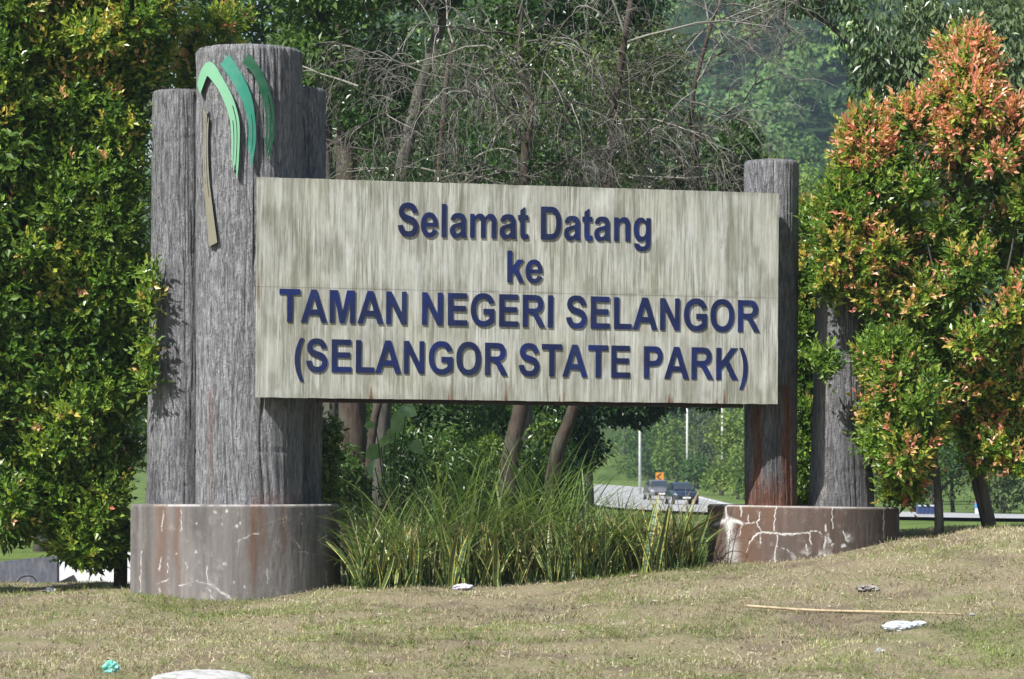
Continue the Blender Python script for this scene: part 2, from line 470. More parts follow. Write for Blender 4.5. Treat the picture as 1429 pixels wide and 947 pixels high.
LOGS = []
def log_pillar(px, d, z0, ytop, r0, r1, seed, label, stain=None, nth=150, nz=130):
    c = P(px, 0, d); z1 = EYE + (HY - ytop) / F * (d - r1)
    o = thing('log_pillar', (c[0], d, z0), label, 'pillar', 'log-shaped concrete pillars of the gateway sign')
    put('pillar_shaft', revolve(c[0], d, z0, z1, lambda h: r0 + (r1 - r0) * np.clip(h * 1.1, 0, 1) ** .8, nth, nz, log_disp(seed, r1), stain, -.01), M_LOG, o, smooth=True)
    return o, c[0], d, r0, r1, z0, z1
def stain_tall(V):
    px, py = PXY(V); C = np.zeros((len(V), 3)); f = V[:, 1] < 34.75
    r = np.maximum(streak_mask(px, py, 294, 4, 545, 760) * .4, np.clip(py - 675, 0, 25) / 60 * (px > 350))
    C[:, 1] = r * f; return C
zt = pl[2] - .01
tall, TX, TD, TR0, TR1, _, TZ1 = log_pillar(347.5, 34.75, zt, 60, .612, .610, 11, 'tallest grey log-shaped concrete pillar, carrying the green leaf emblem', stain_tall, 190, 170)
def stain_shade_leftlog(V):
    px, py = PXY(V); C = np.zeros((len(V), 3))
    grime_shade = np.clip((fbm(px * .03, py * .012, 71, 4) - .42) * 4, 0, 1)
    C[:, 2] = np.clip(.12 + .45 * np.clip((px - 258) / 14, 0, 1) + .55 * grime_shade * np.clip((py - 250) / 150, 0, 1), 0, .8)  # seam: turned-away shade painted in; lower down: tree shadow painted with grime
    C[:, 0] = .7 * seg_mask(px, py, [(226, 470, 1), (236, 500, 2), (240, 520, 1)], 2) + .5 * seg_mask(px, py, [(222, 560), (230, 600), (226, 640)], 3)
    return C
log_pillar(254.5, 35.4, zt, 123, .432, .355, 23, 'grey log pillar behind and left of the emblem pillar, next to dense green shrub', stain_shade_leftlog)
log_pillar(412, 35.5, zt, 119, .30, .368, 35, 'dark log pillar behind and right of the emblem pillar, partly behind the panel')

# emblem: four painted metal brush strokes wrapped round the tall pillar
def on_pillar(px, py, off):
    """point at radius R+off on the tall pillar hit by the sight line of that pixel"""
    dx = (px - CX) / F; rr = TR1 + .02 + off
    a = dx * dx + 1; b = -2 * (dx * TX + TD); c = TX * TX + TD * TD - rr * rr
    disc = max(b * b - 4 * a * c, 0)
    d = (-b - math.sqrt(disc)) / (2 * a)
    return np.array((dx * d, d, EYE + (HY - py) / F * d))
def resample(pts, n):
    pts = np.asarray(pts, float); c = catmull(pts, 300)
    s = np.concatenate([[0], np.cumsum(np.linalg.norm(np.diff(c, axis=0), axis=1))])
    t = np.linspace(0, s[-1], n)
    return np.stack([np.interp(t, s, c[:, 0]), np.interp(t, s, c[:, 1])], 1)
def painted_metal(name, col, rough=.45):
    t = NT(name); nz = t.noise(t.geo(), 7, 4); n2 = t.noise(t.geo((1, 1, .2)), 30, 4)
    c = t.mix(t.ramp(nz, [(.4, 0.), (.75, .35)]), col, tuple(.6 * x + .12 for x in col))
    c = t.mix(t.ramp(n2, [(.55, 0.), (.8, .3)]), c, tuple(.5 * x for x in col))
    return t.fin(c, rough, .4)
def brush_stroke(outer, inner, col, label, t_split, slits, ends, straight_start=False, flip=False, ns=11, nt=70):
    a = resample(outer, nt); b = resample(inner, nt)
    if flip: a = a[::-1]; b = b[::-1]
    fr = np.zeros((nt, ns + 1, 3)); bk = np.zeros_like(fr)
    for i in range(nt):
        for j in range(ns + 1):
            p = a[i] + (b[i] - a[i]) * j / ns
            fr[i, j] = on_pillar(p[0], p[1], .034); bk[i, j] = on_pillar(p[0], p[1], .010)
    alive = np.ones((nt - 1, ns), bool)
    for i in range(nt - 1):
        f = i / (nt - 2)
        for j in range(ns):
            if f > t_split + .1 * ((j * 7) % 3 - 1) and j in slits: alive[i, j] = False
            if f > ends[j]: alive[i, j] = False
    nid = lambda i, j: i * (ns + 1) + j
    N0 = nt * (ns + 1); Q = []
    for i in range(nt - 1):
        for j in range(ns):
            if not alive[i, j]: continue
            q = [nid(i, j), nid(i, j + 1), nid(i + 1, j + 1), nid(i + 1, j)]
            Q.append(q); Q.append([N0 + x for x in q[::-1]])
            for (di, dj, e) in ((-1, 0, (0, 1)), (0, 1, (1, 2)), (1, 0, (2, 3)), (0, -1, (3, 0))):
                ii, jj = i + di, j + dj
                if ii < 0 or jj < 0 or ii >= nt - 1 or jj >= ns or not alive[ii, jj]:
                    u, v = q[e[0]], q[e[1]]; Q.append([u, N0 + u, N0 + v, v])
    V = np.vstack([fr.reshape(-1, 3), bk.reshape(-1, 3)])
    used = np.unique(np.array(Q)); rm = -np.ones(len(V), int); rm[used] = np.arange(len(used))
    o = put('emblem_stroke', MB().add(V[used], rm[np.array(Q)]), painted_metal(label.replace(' ', '_'), col), tall)
    o['label'] = label
    return o
E1 = [1, 1, .97, .99, .93, .98, .95, .90, .96, .9, .86]
brush_stroke([(275, 118), (279, 101), (287.5, 87.5), (297.5, 88), (308, 104), (323.4, 132.4), (332, 159.3), (334.6, 183), (333, 226), (331, 247)],
             [(279.3, 131), (284, 118), (288.3, 107), (290, 106), (297, 114), (307.5, 130), (318.6, 158), (322, 180), (322.5, 210), (319.5, 240)],
             (.15, .35, .21), 'pale green bent brush stroke', .60, (3, 7), E1)
brush_stroke([(319.4, 75), (337.6, 103.8), (350.3, 132.4), (355.8, 164), (357, 195), (351.5, 234)],
             [(307.5, 89.6), (326.5, 118), (340.8, 148.2), (346.5, 175), (346, 203), (345, 226)],
             (.02, .20, .135), 'teal curved brush stroke', .55, (4, 8), E1)
brush_stroke([(347.9, 73.5), (364.5, 97.5), (377.2, 129.2), (382.7, 160.9), (382.5, 191), (374, 224)],
             [(337.6, 86.4), (353.4, 103.8), (364.5, 132.4), (371, 164), (370, 198), (366, 221)],
             (.005, .085, .036), 'dark green curved brush stroke', .5, (3, 7), E1)
brush_stroke([(292.5, 152), (290.2, 190), (291.4, 242.8), (296.8, 291), (303.1, 338)],
             [(283.8, 152), (283.6, 192.5), (283.3, 243), (287, 290), (291.4, 344)],
             (.17, .16, .115), 'olive grey stem stroke splitting at its top', .45, (3, 7), [.93, .95, .9, 1, 1, .97, .99, .98, .99, 1, .97], flip=True)

# ------------------------------------------------------------------ right cluster: plinth + two logs
pr = P(1120.5, 705.5, 36.5)
def stain_right(V):
    px, py = PXY(V); C = np.zeros((len(V), 3)); front = V[:, 1] < pr[1] + .1
    px = px + 4 * (fbm(px * .2, py * .2, 211, 3) - .5); py = py + 4 * (fbm(px * .2, py * .2, 217, 3) - .5)
    w = np.zeros(len(V))
    for pts, ww in (([(1011, 704, 2.5), (1014, 722, 3.5), (1018, 732, 13), (1018, 742, 9), (1017.5, 758, 4), (1017.5, 771, 2)], 3), ([(997, 734, 3), (1010, 728, 6), (1030, 729, 5), (1036, 733, 3)], 3),
                    ([(1034, 733), (1044, 731), (1055, 730), (1059, 725), (1060, 717)], 1.0), ([(1044, 730), (1044, 720)], 1.1), ([(1055, 730), (1061, 742)], 1.2), ([(1034, 735), (1032, 750)], 1.1), ([(1034, 706, 3), (1034, 722, 1)], 2),
                    ([(1042, 771, .8), (1049, 753, 1.6), (1056, 746, 2.2), (1063, 744, 2), (1082, 745, 2.2), (1106, 746.5, 2.2), (1118, 744, 1.6), (1129, 743, 2.6)], 2), ([(1061, 746), (1061, 760)], 1.1), ([(1130, 744), (1130, 752), (1134, 760)], 1.5), ([(1130, 741), (1140, 740), (1148, 745)], .9),
                    ([(1084, 706, 1.6), (1081, 724, 1.3), (1080.5, 741)], 1.4), ([(1084, 748), (1084.5, 757), (1081, 770, 2), (1081.5, 786, 2.4)], 1.4), ([(1084, 763), (1098, 766), (1104, 772)], .7),
                    ([(1160.6, 702), (1161, 720), (1162.5, 737, 2)], 1.1), ([(1152, 732), (1153, 740)], 2), ([(1152, 748, 2.2), (1150, 765, 3)], 2), ([(1234, 709, 1), (1233, 726, 2.2), (1233.5, 750, 1)], 1.4), ([(1177, 741), (1182, 752, 2.5)], 1.6), ([(1125, 760), (1127, 768)], 2)):
        w = np.maximum(w, seg_mask(px, py, [tuple(q[:2]) + ((q[2] if len(q) > 2 else ww) * .72,) for q in pts], ww) * np.clip(.5 + 1.0 * fbm(px * .1, py * .1, 89, 3), 0, 1))
    blot = fbm(px * .13, py * .13, 31, 4)
    ring = np.exp(-((np.hypot(px - 1171, (py - 751) * 1.0) - 10) / 6) ** 2)
    w = np.maximum(w, ring * np.clip((blot - .46) * 6, 0, 1))
    low = np.exp(-((px - 1140) / 32) ** 2 - ((py - 778) / 9) ** 2)
    w = np.maximum(w, .9 * low * np.clip((blot - .42) * 6, 0, 1))
    w = np.maximum(w, .6 * np.exp(-((px - 1022) / 8) ** 2) * np.clip((py - 735) / 30, 0, 1))
    r = np.zeros(len(V))
    for a in ((990, 7, 700, 830), (1003, 6, 700, 790), (1030, 8, 700, 790), (1047, 14, 700, 850), (1070, 12, 700, 760), (1040, 20, 730, 850)):
        r = np.maximum(r, streak_mask(px, py, *a) * .85)
    d = np.zeros(len(V))
    for a in ((1117, 6, 700, 760), (1100, 20, 750, 860), (1210, 30, 700, 850), (1190, 20, 690, 830)):
        d = np.maximum(d, streak_mask(px, py, *a) * .55)
    C[:, 0] = w * front; C[:, 1] = r * front; C[:, 2] = d * front
    topm = V[:, 2] > pr[2] - .012
    C[:, 0] = np.where(topm, np.maximum(C[:, 0], .6 * fbm(V[:, 0] * 6, V[:, 1] * 6, 4, 3)), C[:, 0])
    return C
plinth_r = thing('round_plinth', (pr[0], pr[1], .3), 'brown round concrete plinth with white lime cracks, on the grassy rise beside the red-tipped trees', 'plinth', 'plinths of the gateway sign')
mbp = revolve(pr[0], pr[1], .1, pr[2], lambda h: 1.155 + 0 * h, 520, 110,
    lambda TH, ZZ: .014 * (vnoise(TH / 6.2832 * 9, ZZ * .6, 79, 9) - .5) + .006 * (fbm(TH * 30, ZZ * 6, 15, 3) - .5), stain_right)
for V in mbp.V: V[:, 2] += (V[:, 0] - pr[0]) * -.016 * np.clip((V[:, 2] - .3) / .6, 0, 1)
put('plinth_drum', mbp, M_PL_R, plinth_r, smooth=True)
def stain_shade_post(V):
    px, py = PXY(V); C = np.zeros((len(V), 3)); f = V[:, 1] < 36.05
    r = np.maximum(streak_mask(px, py, 1057, 6, 560, 900), streak_mask(px, py, 1098, 7, 540, 860))
    r = np.maximum(r, np.clip((py - 655) / 40, 0, 1) * .9)
    C[:, 1] = r * f * .95; C[:, 2] = np.clip((py - 300) / 120, 0, .68); return C  # blue: panel's shadow painted down the post along with dark staining
zr_ = pr[2] - .02
log_pillar(1076, 36.05, zr_, 221, .316, .328, 47, 'slim dark log post holding the right end of the panel, rust-stained low down', stain_shade_post, 120, 130)
def sun_shade_thick(V):
    px, py = PXY(V); C = np.zeros((len(V), 3)); f = V[:, 1] < 36.35
    C[:, 0] = np.exp(-((px - 1149 - 2 * np.sin(py * .05)) / 5) ** 2) * f * np.clip((py - 395) / 40, 0, 1) * .9; C[:, 2] = .5; return C  # painted-in light: strip of sun, and even darkening for tree and post shadow
log_pillar(1174, 36.35, zr_ - .01, 384, .395, .315, 59, 'short thick log pillar with a pale vertical strip of painted-in sun, half hidden by red-tipped leaves', sun_shade_thick, 130, 100)

# ------------------------------------------------------------------ the welcome panel
A = np.array((P(357.5, 554.1, 33.9), P(1085, 563.8, 35.4), P(358.5, 246.2, 33.9), P(1084.9, 269.4, 35.4)))
BL, BR, TL, TRr = A
ux = unit(BR - BL); W_S = float(np.linalg.norm(BR - BL))
vz = TL - BL; vz = vz - ux * (vz @ ux); H_S = float(np.linalg.norm(vz)); vz = unit(vz)
vz = unit(np.array((0, 0, 1)) - ux * ux[2]); wy = np.cross(vz, ux)      # wy points away from the camera
H_S = 2.483
sign = thing('welcome_sign', (0, 0, 0), 'long pale weathered panel with raised navy lettering welcoming visitors, fixed between the log pillars', 'sign')
sign.matrix_world = Matrix(((ux[0], wy[0], vz[0], BL[0]), (ux[1], wy[1], vz[1], BL[1]), (ux[2], wy[2], vz[2], BL[2]), (0, 0, 0, 1)))
SM = np.stack([ux, wy, vz])
def panel_uv(px, py):
    r = np.array(((px - CX) / F, 1.0, (HY - py) / F)); o = np.array((0, 0, EYE))
    s = ((BL - o) @ wy) / (r @ wy); p = o + r * s - BL
    return p @ ux, p @ vz
def sign_px(V):
    Wd = BL + V @ SM
    return PXY(Wd)

def mat_panel():
    t = NT('weathered_cream_panel')
    st = t.pos((1, 1, .06)); p = t.pos()
    s1 = t.noise(st, 13, 6, .68); s2 = t.noise(t.pos((1, 1, .05), loc=(3, 0, 1)), 34, 5, .68); b = t.noise(t.pos((.6, 1, .6)), 1.6, 5, .6); f = t.noise(p, 60, 4, .7)
    c = t.ramp(s1, [(.28, (.18, .184, .163)), (.43, (.32, .325, .296)), (.58, (.45, .456, .425)), (.75, (.56, .566, .54))])
    c = t.mix(t.ramp(s2, [(.45, 0.), (.72, .55)]), c, (.36, .345, .27))
    c = t.mix(t.ramp(b, [(.45, 0.), (.7, .5)]), c, (.37, .375, .27))
    spots = t.ramp(t.noise(t.pos((1, 1, .35)), 7, 6, .75), [(.60, 0.), (.72, .75)])
    c = t.mix(spots, c, (.20, .195, .15))
    bl = t.noise(t.pos((1, 1, .28), loc=(7, 0, 2)), 3.4, 6, .72)
    c = t.mix(t.ramp(bl, [(.50, 0.), (.68, .55)]), c, (.27, .265, .20))
    c = t.mix(t.ramp(t.noise(t.pos((1, 1, .5), loc=(1, 0, 5)), 2.3, 5, .7), [(.52, 0.), (.7, .55)]), c, (.58, .58, .545))
    thin = t.noise(t.pos((1, 1, .036), loc=(2, 0, 9)), 44, 6, .75); gate = t.noise(t.pos((1, 1, .4), loc=(5, 0, 3)), 2.6, 4, .6)
    c = t.mix(t.math('MULTIPLY', t.ramp(thin, [(.45, 0.), (.60, .9)]), t.ramp(gate, [(.36, .2), (.58, 1.)]), True), c, (.135, .132, .105))
    sp = t.sep(t.attr().outputs['Color'])
    c = t.mix(t.math('MULTIPLY', sp[2], t.ramp(s1, [(.3, 1.), (.65, .35)]), True), c, (.13, .125, .085))
    c = t.mix(t.math('MULTIPLY', sp[1], t.ramp(f, [(.3, .6), (.6, 1.)]), True), c, (.14, .055, .025))
    c = t.mix(t.math('MULTIPLY', sp[0], .8, True), c, (.05, .03, .025))
    t.bump(t.math('ADD', t.math('MULTIPLY', s2, .7), t.math('MULTIPLY', f, .5)), .35, .008)
    return t.fin(c, .75, .25)
M_PANEL = mat_panel()
_, v_seam_l = panel_uv(358, 400.8); _, v_seam_r = panel_uv(1085, 414.6)
v_seam = .5 * (v_seam_l + v_seam_r)
def panel_board(v0, v1, upper):
    nu, nv = 520, 44
    U, Vv = np.meshgrid(np.linspace(0, W_S, nu), np.linspace(v0, v1, nv))
    y = .0025 * (fbm(U * 14, Vv * .6, 21, 3) - .5) + .012 * (fbm(U * .6, Vv * .8, 25, 2) - .5)
    if upper:
        Vv[-1] += .008 * (fbm(U[-1] * 14, U[-1] * 0, 22, 4) - .6)
    else:
        Vv[0] += .008 * (fbm(U[0] * 9, U[0] * 0, 23, 4) - .5)
    V = np.stack([U, y, Vv], -1).reshape(-1, 3)
    idx = np.arange(nu * nv).reshape(nv, nu)
    Q = np.stack([idx[:-1, :-1], idx[:-1, 1:], idx[1:, 1:], idx[1:, :-1]], -1).reshape(-1, 4)
    px, py = sign_px(V)
    C = np.zeros((len(V), 3))
    rust = np.zeros(len(V)); drk = np.zeros(len(V)); alg = np.zeros(len(V))
    for (x, y0, y1, w) in ((518, 534, 557, 3.4), (626, 542, 558, 2), (631, 545, 558, 2), (706, 531, 558, 2.6), (781, 547, 560, 1.6), (787, 547, 560, 1.6), (934, 546, 563, 3), (938, 550, 563, 2), (1011, 543, 564, 2.8), (897, 550, 562, 1), (1000, 556, 564, 2), (650, 552, 558, 2)):
        t_ = np.clip((py - y0) / (y1 - y0), 0, 1.2)
        m = np.clip(1.3 - np.abs(px - x) / np.maximum(w * t_, .2), 0, 1) * (t_ > 0)
        rust = np.maximum(rust, m); 
        if x in (518, 706, 1011, 934): drk = np.maximum(drk, m * np.clip(t_ - .45, 0, 1) * 1.2)
    rust = np.maximum(rust, .8 * seg_mask(px, py, [(361, 376, .6), (361.5, 405, 2.2), (361.5, 430, 1)], 1.5))
    rust = np.maximum(rust, .35 * streak_mask(px, py, 614, 1.2, 480, 565)); rust = np.maximum(rust, .4 * streak_mask(px, py, 630, 1.3, 505, 580))
    rust = np.maximum(rust, .35 * streak_mask(px, py, 707, 1.2, 250, 300))
    seam_y = 400.8 + (px - 358) / 727 * 13.8
    sd = np.abs(py - seam_y)
    nz = fbm(px * .05, py * .02, 41, 4)
    alg = np.maximum(alg, np.exp(-(sd / 2.0) ** 2) * np.clip((nz - .35) * 3, 0, 1))
    alg = np.maximum(alg, np.exp(-(np.clip(seam_y - py, 0, 99) / 10) ** 2) * np.clip((nz - .48) * 2.5, 0, .6) * (py < seam_y))
    for (x, r) in ((597, 4), (835, 4), (895, 5), (914, 7), (980, 4), (1000, 3), (1028, 4), (640, 2)):
        alg = np.maximum(alg, np.exp(-((px - x) / r) ** 2 - ((py - seam_y + 4) / 4.5) ** 2))
    top_y = 246.2 + (px - 358.5) / 726 * 23.2; bot_y = 554.1 + (px - 357) / 728 * 9.7
    alg = np.maximum(alg, np.exp(-((py - top_y) / 5) ** 2) * np.clip((fbm(px * .06, py * .01, 43, 4) - .42) * 3.5, 0, 1))
    alg = np.maximum(alg, .6 * np.exp(-((py - top_y) / 28) ** 2) * np.clip((fbm(px * .09, py * .003, 45, 3) - .5) * 4, 0, 1))
    alg = np.maximum(alg, np.exp(-((bot_y - py) / 7) ** 2) * np.clip((fbm(px * .05, py * .02, 44, 4) - .40) * 2.2, 0, .7))
    alg = np.maximum(alg, .5 * np.exp(-((px - 385) / 30) ** 2 - ((py - 520) / 45) ** 2) * fbm(px * .06, py * .02, 51, 3))
    rs = np.random.RandomState(12)
    for (xa, xb, ya, yb, cnt) in ((556, 905, 331, 338, 22), (392, 1058, 451, 465, 42), (415, 1040, 521, 531, 40), (360, 1083, 250, 271, 46), (360, 1083, 403, 417, 40)):
        for _ in range(cnt):
            x_ = rs.uniform(xa, xb); y_ = ya + (yb - ya) * (x_ - xa) / (xb - xa)
            alg = np.maximum(alg, rs.uniform(.25, .75) * streak_mask(px, py, x_, rs.uniform(.8, 2.4), y_, y_ + rs.uniform(10, 55)))
    alg = np.maximum(alg, .75 * np.clip((fbm(px * .045, py * .02, 231, 5) - .53) * 6, 0, 1))
    C[:, 0] = drk; C[:, 1] = rust; C[:, 2] = alg
    # returns along the four edges so that the board has thickness
    n0 = len(V); th = .055
    ring = np.concatenate([idx[0, :-1], idx[:-1, -1], idx[-1, :0:-1], idx[:0:-1, 0]])
    Vb = V[ring].copy(); Vb[:, 1] = th
    m = len(ring); k = (np.arange(m) + 1) % m
    Qe = np.stack([ring, n0 + np.arange(m), n0 + k, ring[k]], -1)
    return MB().add(np.vstack([V, Vb]), np.vstack([Q, Qe]), None, np.vstack([C, C[ring] * .5]))
put('panel_board', panel_board(v_seam + .0012, H_S, True), M_PANEL, sign, local=True)
put('panel_board', panel_board(0, v_seam - .0012, False), M_PANEL, sign, local=True)
t = NT('dark_rusted_steel'); M_STEEL = t.fin(t.ramp(t.noise(t.pos(), 9, 5, .6), [(.35, (.012, .011, .011)), (.7, (.05, .03, .022))]), .7, .3)
put('rear_frame', MB().box((.03, .056, .02), (W_S - .02, .20, H_S - .03)), M_STEEL, sign, local=True)
put('lower_beam', MB().box((.72, .07, -.045), (W_S - .40, .18, .018)), M_STEEL, sign, local=True)

# lettering -----------------------------------------------------------------
GLYPH = {
 'I': (569, 'M140 0L140 1466L436 1466L436 0'),
 'L': (1251, 'M150 0L150 1454L446 1454L446 247L1182 247L1182 0'),
 'E': (1366, 'M149 0L149 1466L1236 1466L1236 1218L445 1218L445 893L1181 893L1181 646L445 646L445 247L1264 247L1264 0'),
 'T': (1251, 'M479 0L479 1218L44 1218L44 1466L1209 1466L1209 1218L775 1218L775 0'),
 'N': (1479, 'M152 0L152 1466L440 1466L1040 487L1040 1466L1315 1466L1315 0L1018 0L427 956L427 0'),
 'M': (1706, 'M145 0L145 1466L588 1466L854 466L1117 1466L1561 1466L1561 0L1286 0L1286 1154L995 0L710 0L420 1154L420 0'),
 'A': (1479, 'M1471 0L1149 0L1021 333L435 333L314 0L0 0L571 1466L884 1466M926 580L724 1124L526 580'),
 'K': (1479, 'M153 0L153 1466L449 1466L449 815L1047 1466L1445 1466L893 895L1475 0L1092 0L689 688L449 443L449 0'),
 'k': (1139, 'M137 0L137 1466L418 1466L418 688L747 1062L1093 1062L730 674L1119 0L816 0L549 477L418 340L418 0'),
 'l': (569, 'M147 0L147 1466L428 1466L428 0'),
 'S': (1366, 'M74 477L362 505Q388 360 467 292Q547 224 682 224Q825 224 897 284Q970 345 970 426Q970 478 939 514Q909 551 833 578Q781 596 596 642Q358 701 262 787Q127 908 127 1082Q127 1194 190 1291Q254 1389 373 1440Q493 1491 662 1491Q938 1491 1077 1370Q1217 1249 1224 1047L928 1034Q909 1147 846 1196Q784 1246 659 1246Q530 1246 457 1193Q410 1159 410 1102Q410 1050 454 1013Q510 966 726 915Q942 864 1045 809Q1149 755 1207 660Q1266 566 1266 427Q1266 301 1196 191Q1126 81 998 27Q870 -26 679 -26Q401 -26 252 102Q103 231 74 477'),
 'G': (1593, 'M831 539L831 786L1469 786L1469 202Q1376 112 1199 43Q1023 -25 842 -25Q612 -25 441 71Q270 168 184 347Q98 527 98 738Q98 967 194 1145Q290 1323 475 1418Q616 1491 826 1491Q1099 1491 1252 1376Q1406 1262 1450 1060L1156 1005Q1125 1113 1039 1175Q954 1238 826 1238Q632 1238 517 1115Q403 992 403 750Q403 489 519 358Q635 228 823 228Q916 228 1009 264Q1103 301 1170 353L1170 539'),
 'O': (1593, 'M89 724Q89 948 156 1100Q206 1212 292 1301Q379 1390 482 1433Q619 1491 798 1491Q1122 1491 1316 1290Q1511 1089 1511 731Q1511 376 1318 175Q1125 -25 802 -25Q475 -25 282 174Q89 374 89 724M394 734Q394 485 509 356Q624 228 801 228Q978 228 1091 355Q1205 483 1205 738Q1205 990 1094 1114Q984 1238 801 1238Q618 1238 506 1112Q394 987 394 734'),
 'D': (1479, 'M148 1466L689 1466Q872 1466 968 1438Q1097 1400 1189 1303Q1281 1206 1329 1065Q1377 925 1377 719Q1377 538 1332 407Q1277 247 1175 148Q1098 73 967 31Q869 0 705 0L148 0M444 1218L444 247L665 247Q789 247 844 261Q916 279 963 322Q1011 365 1041 463Q1071 562 1071 732Q1071 902 1041 993Q1011 1084 957 1135Q903 1186 820 1204Q758 1218 577 1218'),
 'R': (1479, 'M150 0L150 1466L773 1466Q1008 1466 1114 1426Q1221 1387 1285 1286Q1349 1185 1349 1055Q1349 890 1252 782Q1155 675 962 647Q1058 591 1120 524Q1183 457 1288 286L1467 0L1113 0L899 319Q785 490 743 534Q701 579 654 595Q607 612 505 612L445 612L445 0M445 846L664 846Q877 846 930 864Q983 882 1013 926Q1043 970 1043 1036Q1043 1110 1003 1155Q964 1201 892 1213Q856 1218 676 1218L445 1218'),
 'P': (1366, 'M149 0L149 1466L624 1466Q894 1466 976 1444Q1102 1411 1187 1300Q1272 1190 1272 1015Q1272 880 1223 788Q1174 696 1098 643Q1023 591 945 574Q839 553 638 553L445 553L445 0M445 1218L445 802L607 802Q782 802 841 825Q900 848 933 897Q967 946 967 1011Q967 1091 920 1143Q873 1195 801 1208Q748 1218 588 1218'),
 'e': (1139, 'M762 338L1042 291Q988 137 871 56Q755 -24 580 -24Q303 -24 170 157Q65 302 65 523Q65 787 203 936Q341 1086 552 1086Q789 1086 926 929Q1063 773 1057 450L353 450Q356 325 421 255Q486 186 583 186Q649 186 694 222Q739 258 762 338M778 622Q775 744 715 807Q655 871 569 871Q477 871 417 804Q357 737 358 622'),
 'a': (1139, 'M357 738L102 784Q145 938 250 1012Q355 1086 562 1086Q750 1086 842 1041Q934 997 971 928Q1009 860 1009 677L1006 349Q1006 209 1019 142Q1033 76 1070 0L792 0Q781 28 765 83Q758 108 755 116Q683 46 601 11Q519 -24 426 -24Q262 -24 167 65Q73 154 73 290Q73 380 116 450Q159 521 236 558Q314 596 460 624Q657 661 733 693L733 721Q733 802 693 836Q653 871 542 871Q467 871 425 841Q383 812 357 738M733 510Q679 492 562 467Q445 442 409 418Q354 379 354 319Q354 260 398 217Q442 174 510 174Q586 174 655 224Q706 262 722 317Q733 353 733 454'),
 'm': (1821, 'M126 1062L385 1062L385 917Q524 1086 716 1086Q818 1086 893 1044Q968 1002 1016 917Q1086 1002 1167 1044Q1248 1086 1340 1086Q1457 1086 1538 1038Q1619 991 1659 899Q1688 831 1688 679L1688 0L1407 0L1407 607Q1407 765 1378 811Q1339 871 1258 871Q1199 871 1147 835Q1095 799 1072 729Q1049 660 1049 510L1049 0L768 0L768 582Q768 737 753 782Q738 827 706 849Q675 871 621 871Q556 871 504 836Q452 801 429 735Q407 669 407 516L407 0L126 0'),
 'n': (1251, 'M1113 0L832 0L832 542Q832 714 814 764Q796 815 755 843Q715 871 658 871Q585 871 527 831Q469 791 447 725Q426 659 426 481L426 0L145 0L145 1062L406 1062L406 906Q545 1086 756 1086Q849 1086 926 1052Q1003 1019 1042 967Q1082 915 1097 849Q1113 783 1113 660'),
 't': (682, 'M634 1062L634 838L442 838L442 410Q442 280 447 258Q453 237 472 223Q492 209 520 209Q559 209 633 236L657 18Q559 -24 435 -24Q359 -24 298 1Q237 27 208 67Q180 108 169 177Q160 226 160 375L160 838L31 838L31 1062L160 1062L160 1273L442 1437L442 1062'),
 'g': (1251, 'M121 -70L442 -109Q450 -165 479 -186Q519 -216 605 -216Q715 -216 770 -183Q807 -161 826 -112Q839 -77 839 17L839 172Q713 0 521 0Q307 0 182 181Q84 324 84 537Q84 804 212 945Q341 1086 532 1086Q729 1086 857 913L857 1062L1120 1062L1120 109Q1120 -79 1089 -172Q1058 -265 1002 -318Q946 -371 852 -401Q759 -431 616 -431Q346 -431 233 -338Q120 -246 120 -104M372 553Q372 384 437 305Q503 227 599 227Q702 227 773 307Q844 388 844 546Q844 711 776 791Q708 871 604 871Q503 871 437 792Q372 714 372 553'),
 '(': (682, 'M613 -431L420 -431Q267 -200 187 49Q107 298 107 531Q107 820 206 1078Q292 1302 424 1491L616 1491Q479 1188 427 975Q376 763 376 525Q376 361 406 189Q437 17 490 -138Q525 -240 613 -431'),
}
def glyph_contours(ch):
    import re
    adv, path = GLYPH['(' if ch == ')' else ch]
    cs = []
    for cmd, args in re.findall(r'([MLQ])([-\d ]+)', path):
        a = [float(x) for x in args.split()]
        if cmd == 'M': cs.append([(a[0], a[1])])
        elif cmd == 'L': cs[-1].append((a[0], a[1]))
        else:
            p0 = cs[-1][-1]
            for k in range(1, 5):
                t = k / 4; cs[-1].append(((1-t)**2*p0[0]+2*t*(1-t)*a[0]+t*t*a[2], (1-t)**2*p0[1]+2*t*(1-t)*a[1]+t*t*a[3]))
    for c in cs:
        if math.hypot(c[0][0]-c[-1][0], c[0][1]-c[-1][1]) < 2: c.pop()
    if ch == ')': cs = [[(682 - x, y) for x, y in c] for c in cs]
    return adv, cs
t = NT('navy_painted_letters')
nz = t.noise(t.pos((1, 1, .3)), 5, 5, .6); n2 = t.noise(t.pos(), 2.2, 3)
cc = t.ramp(n2, [(.3, (.004, .008, .038)), (.52, (.005, .011, .062)), (.75, (.006, .018, .14))])
cc = t.mix(t.ramp(nz, [(.50, 0.), (.75, .55)]), cc, (.022, .034, .06))
M_LETTER = t.fin(cc, .5, .35)
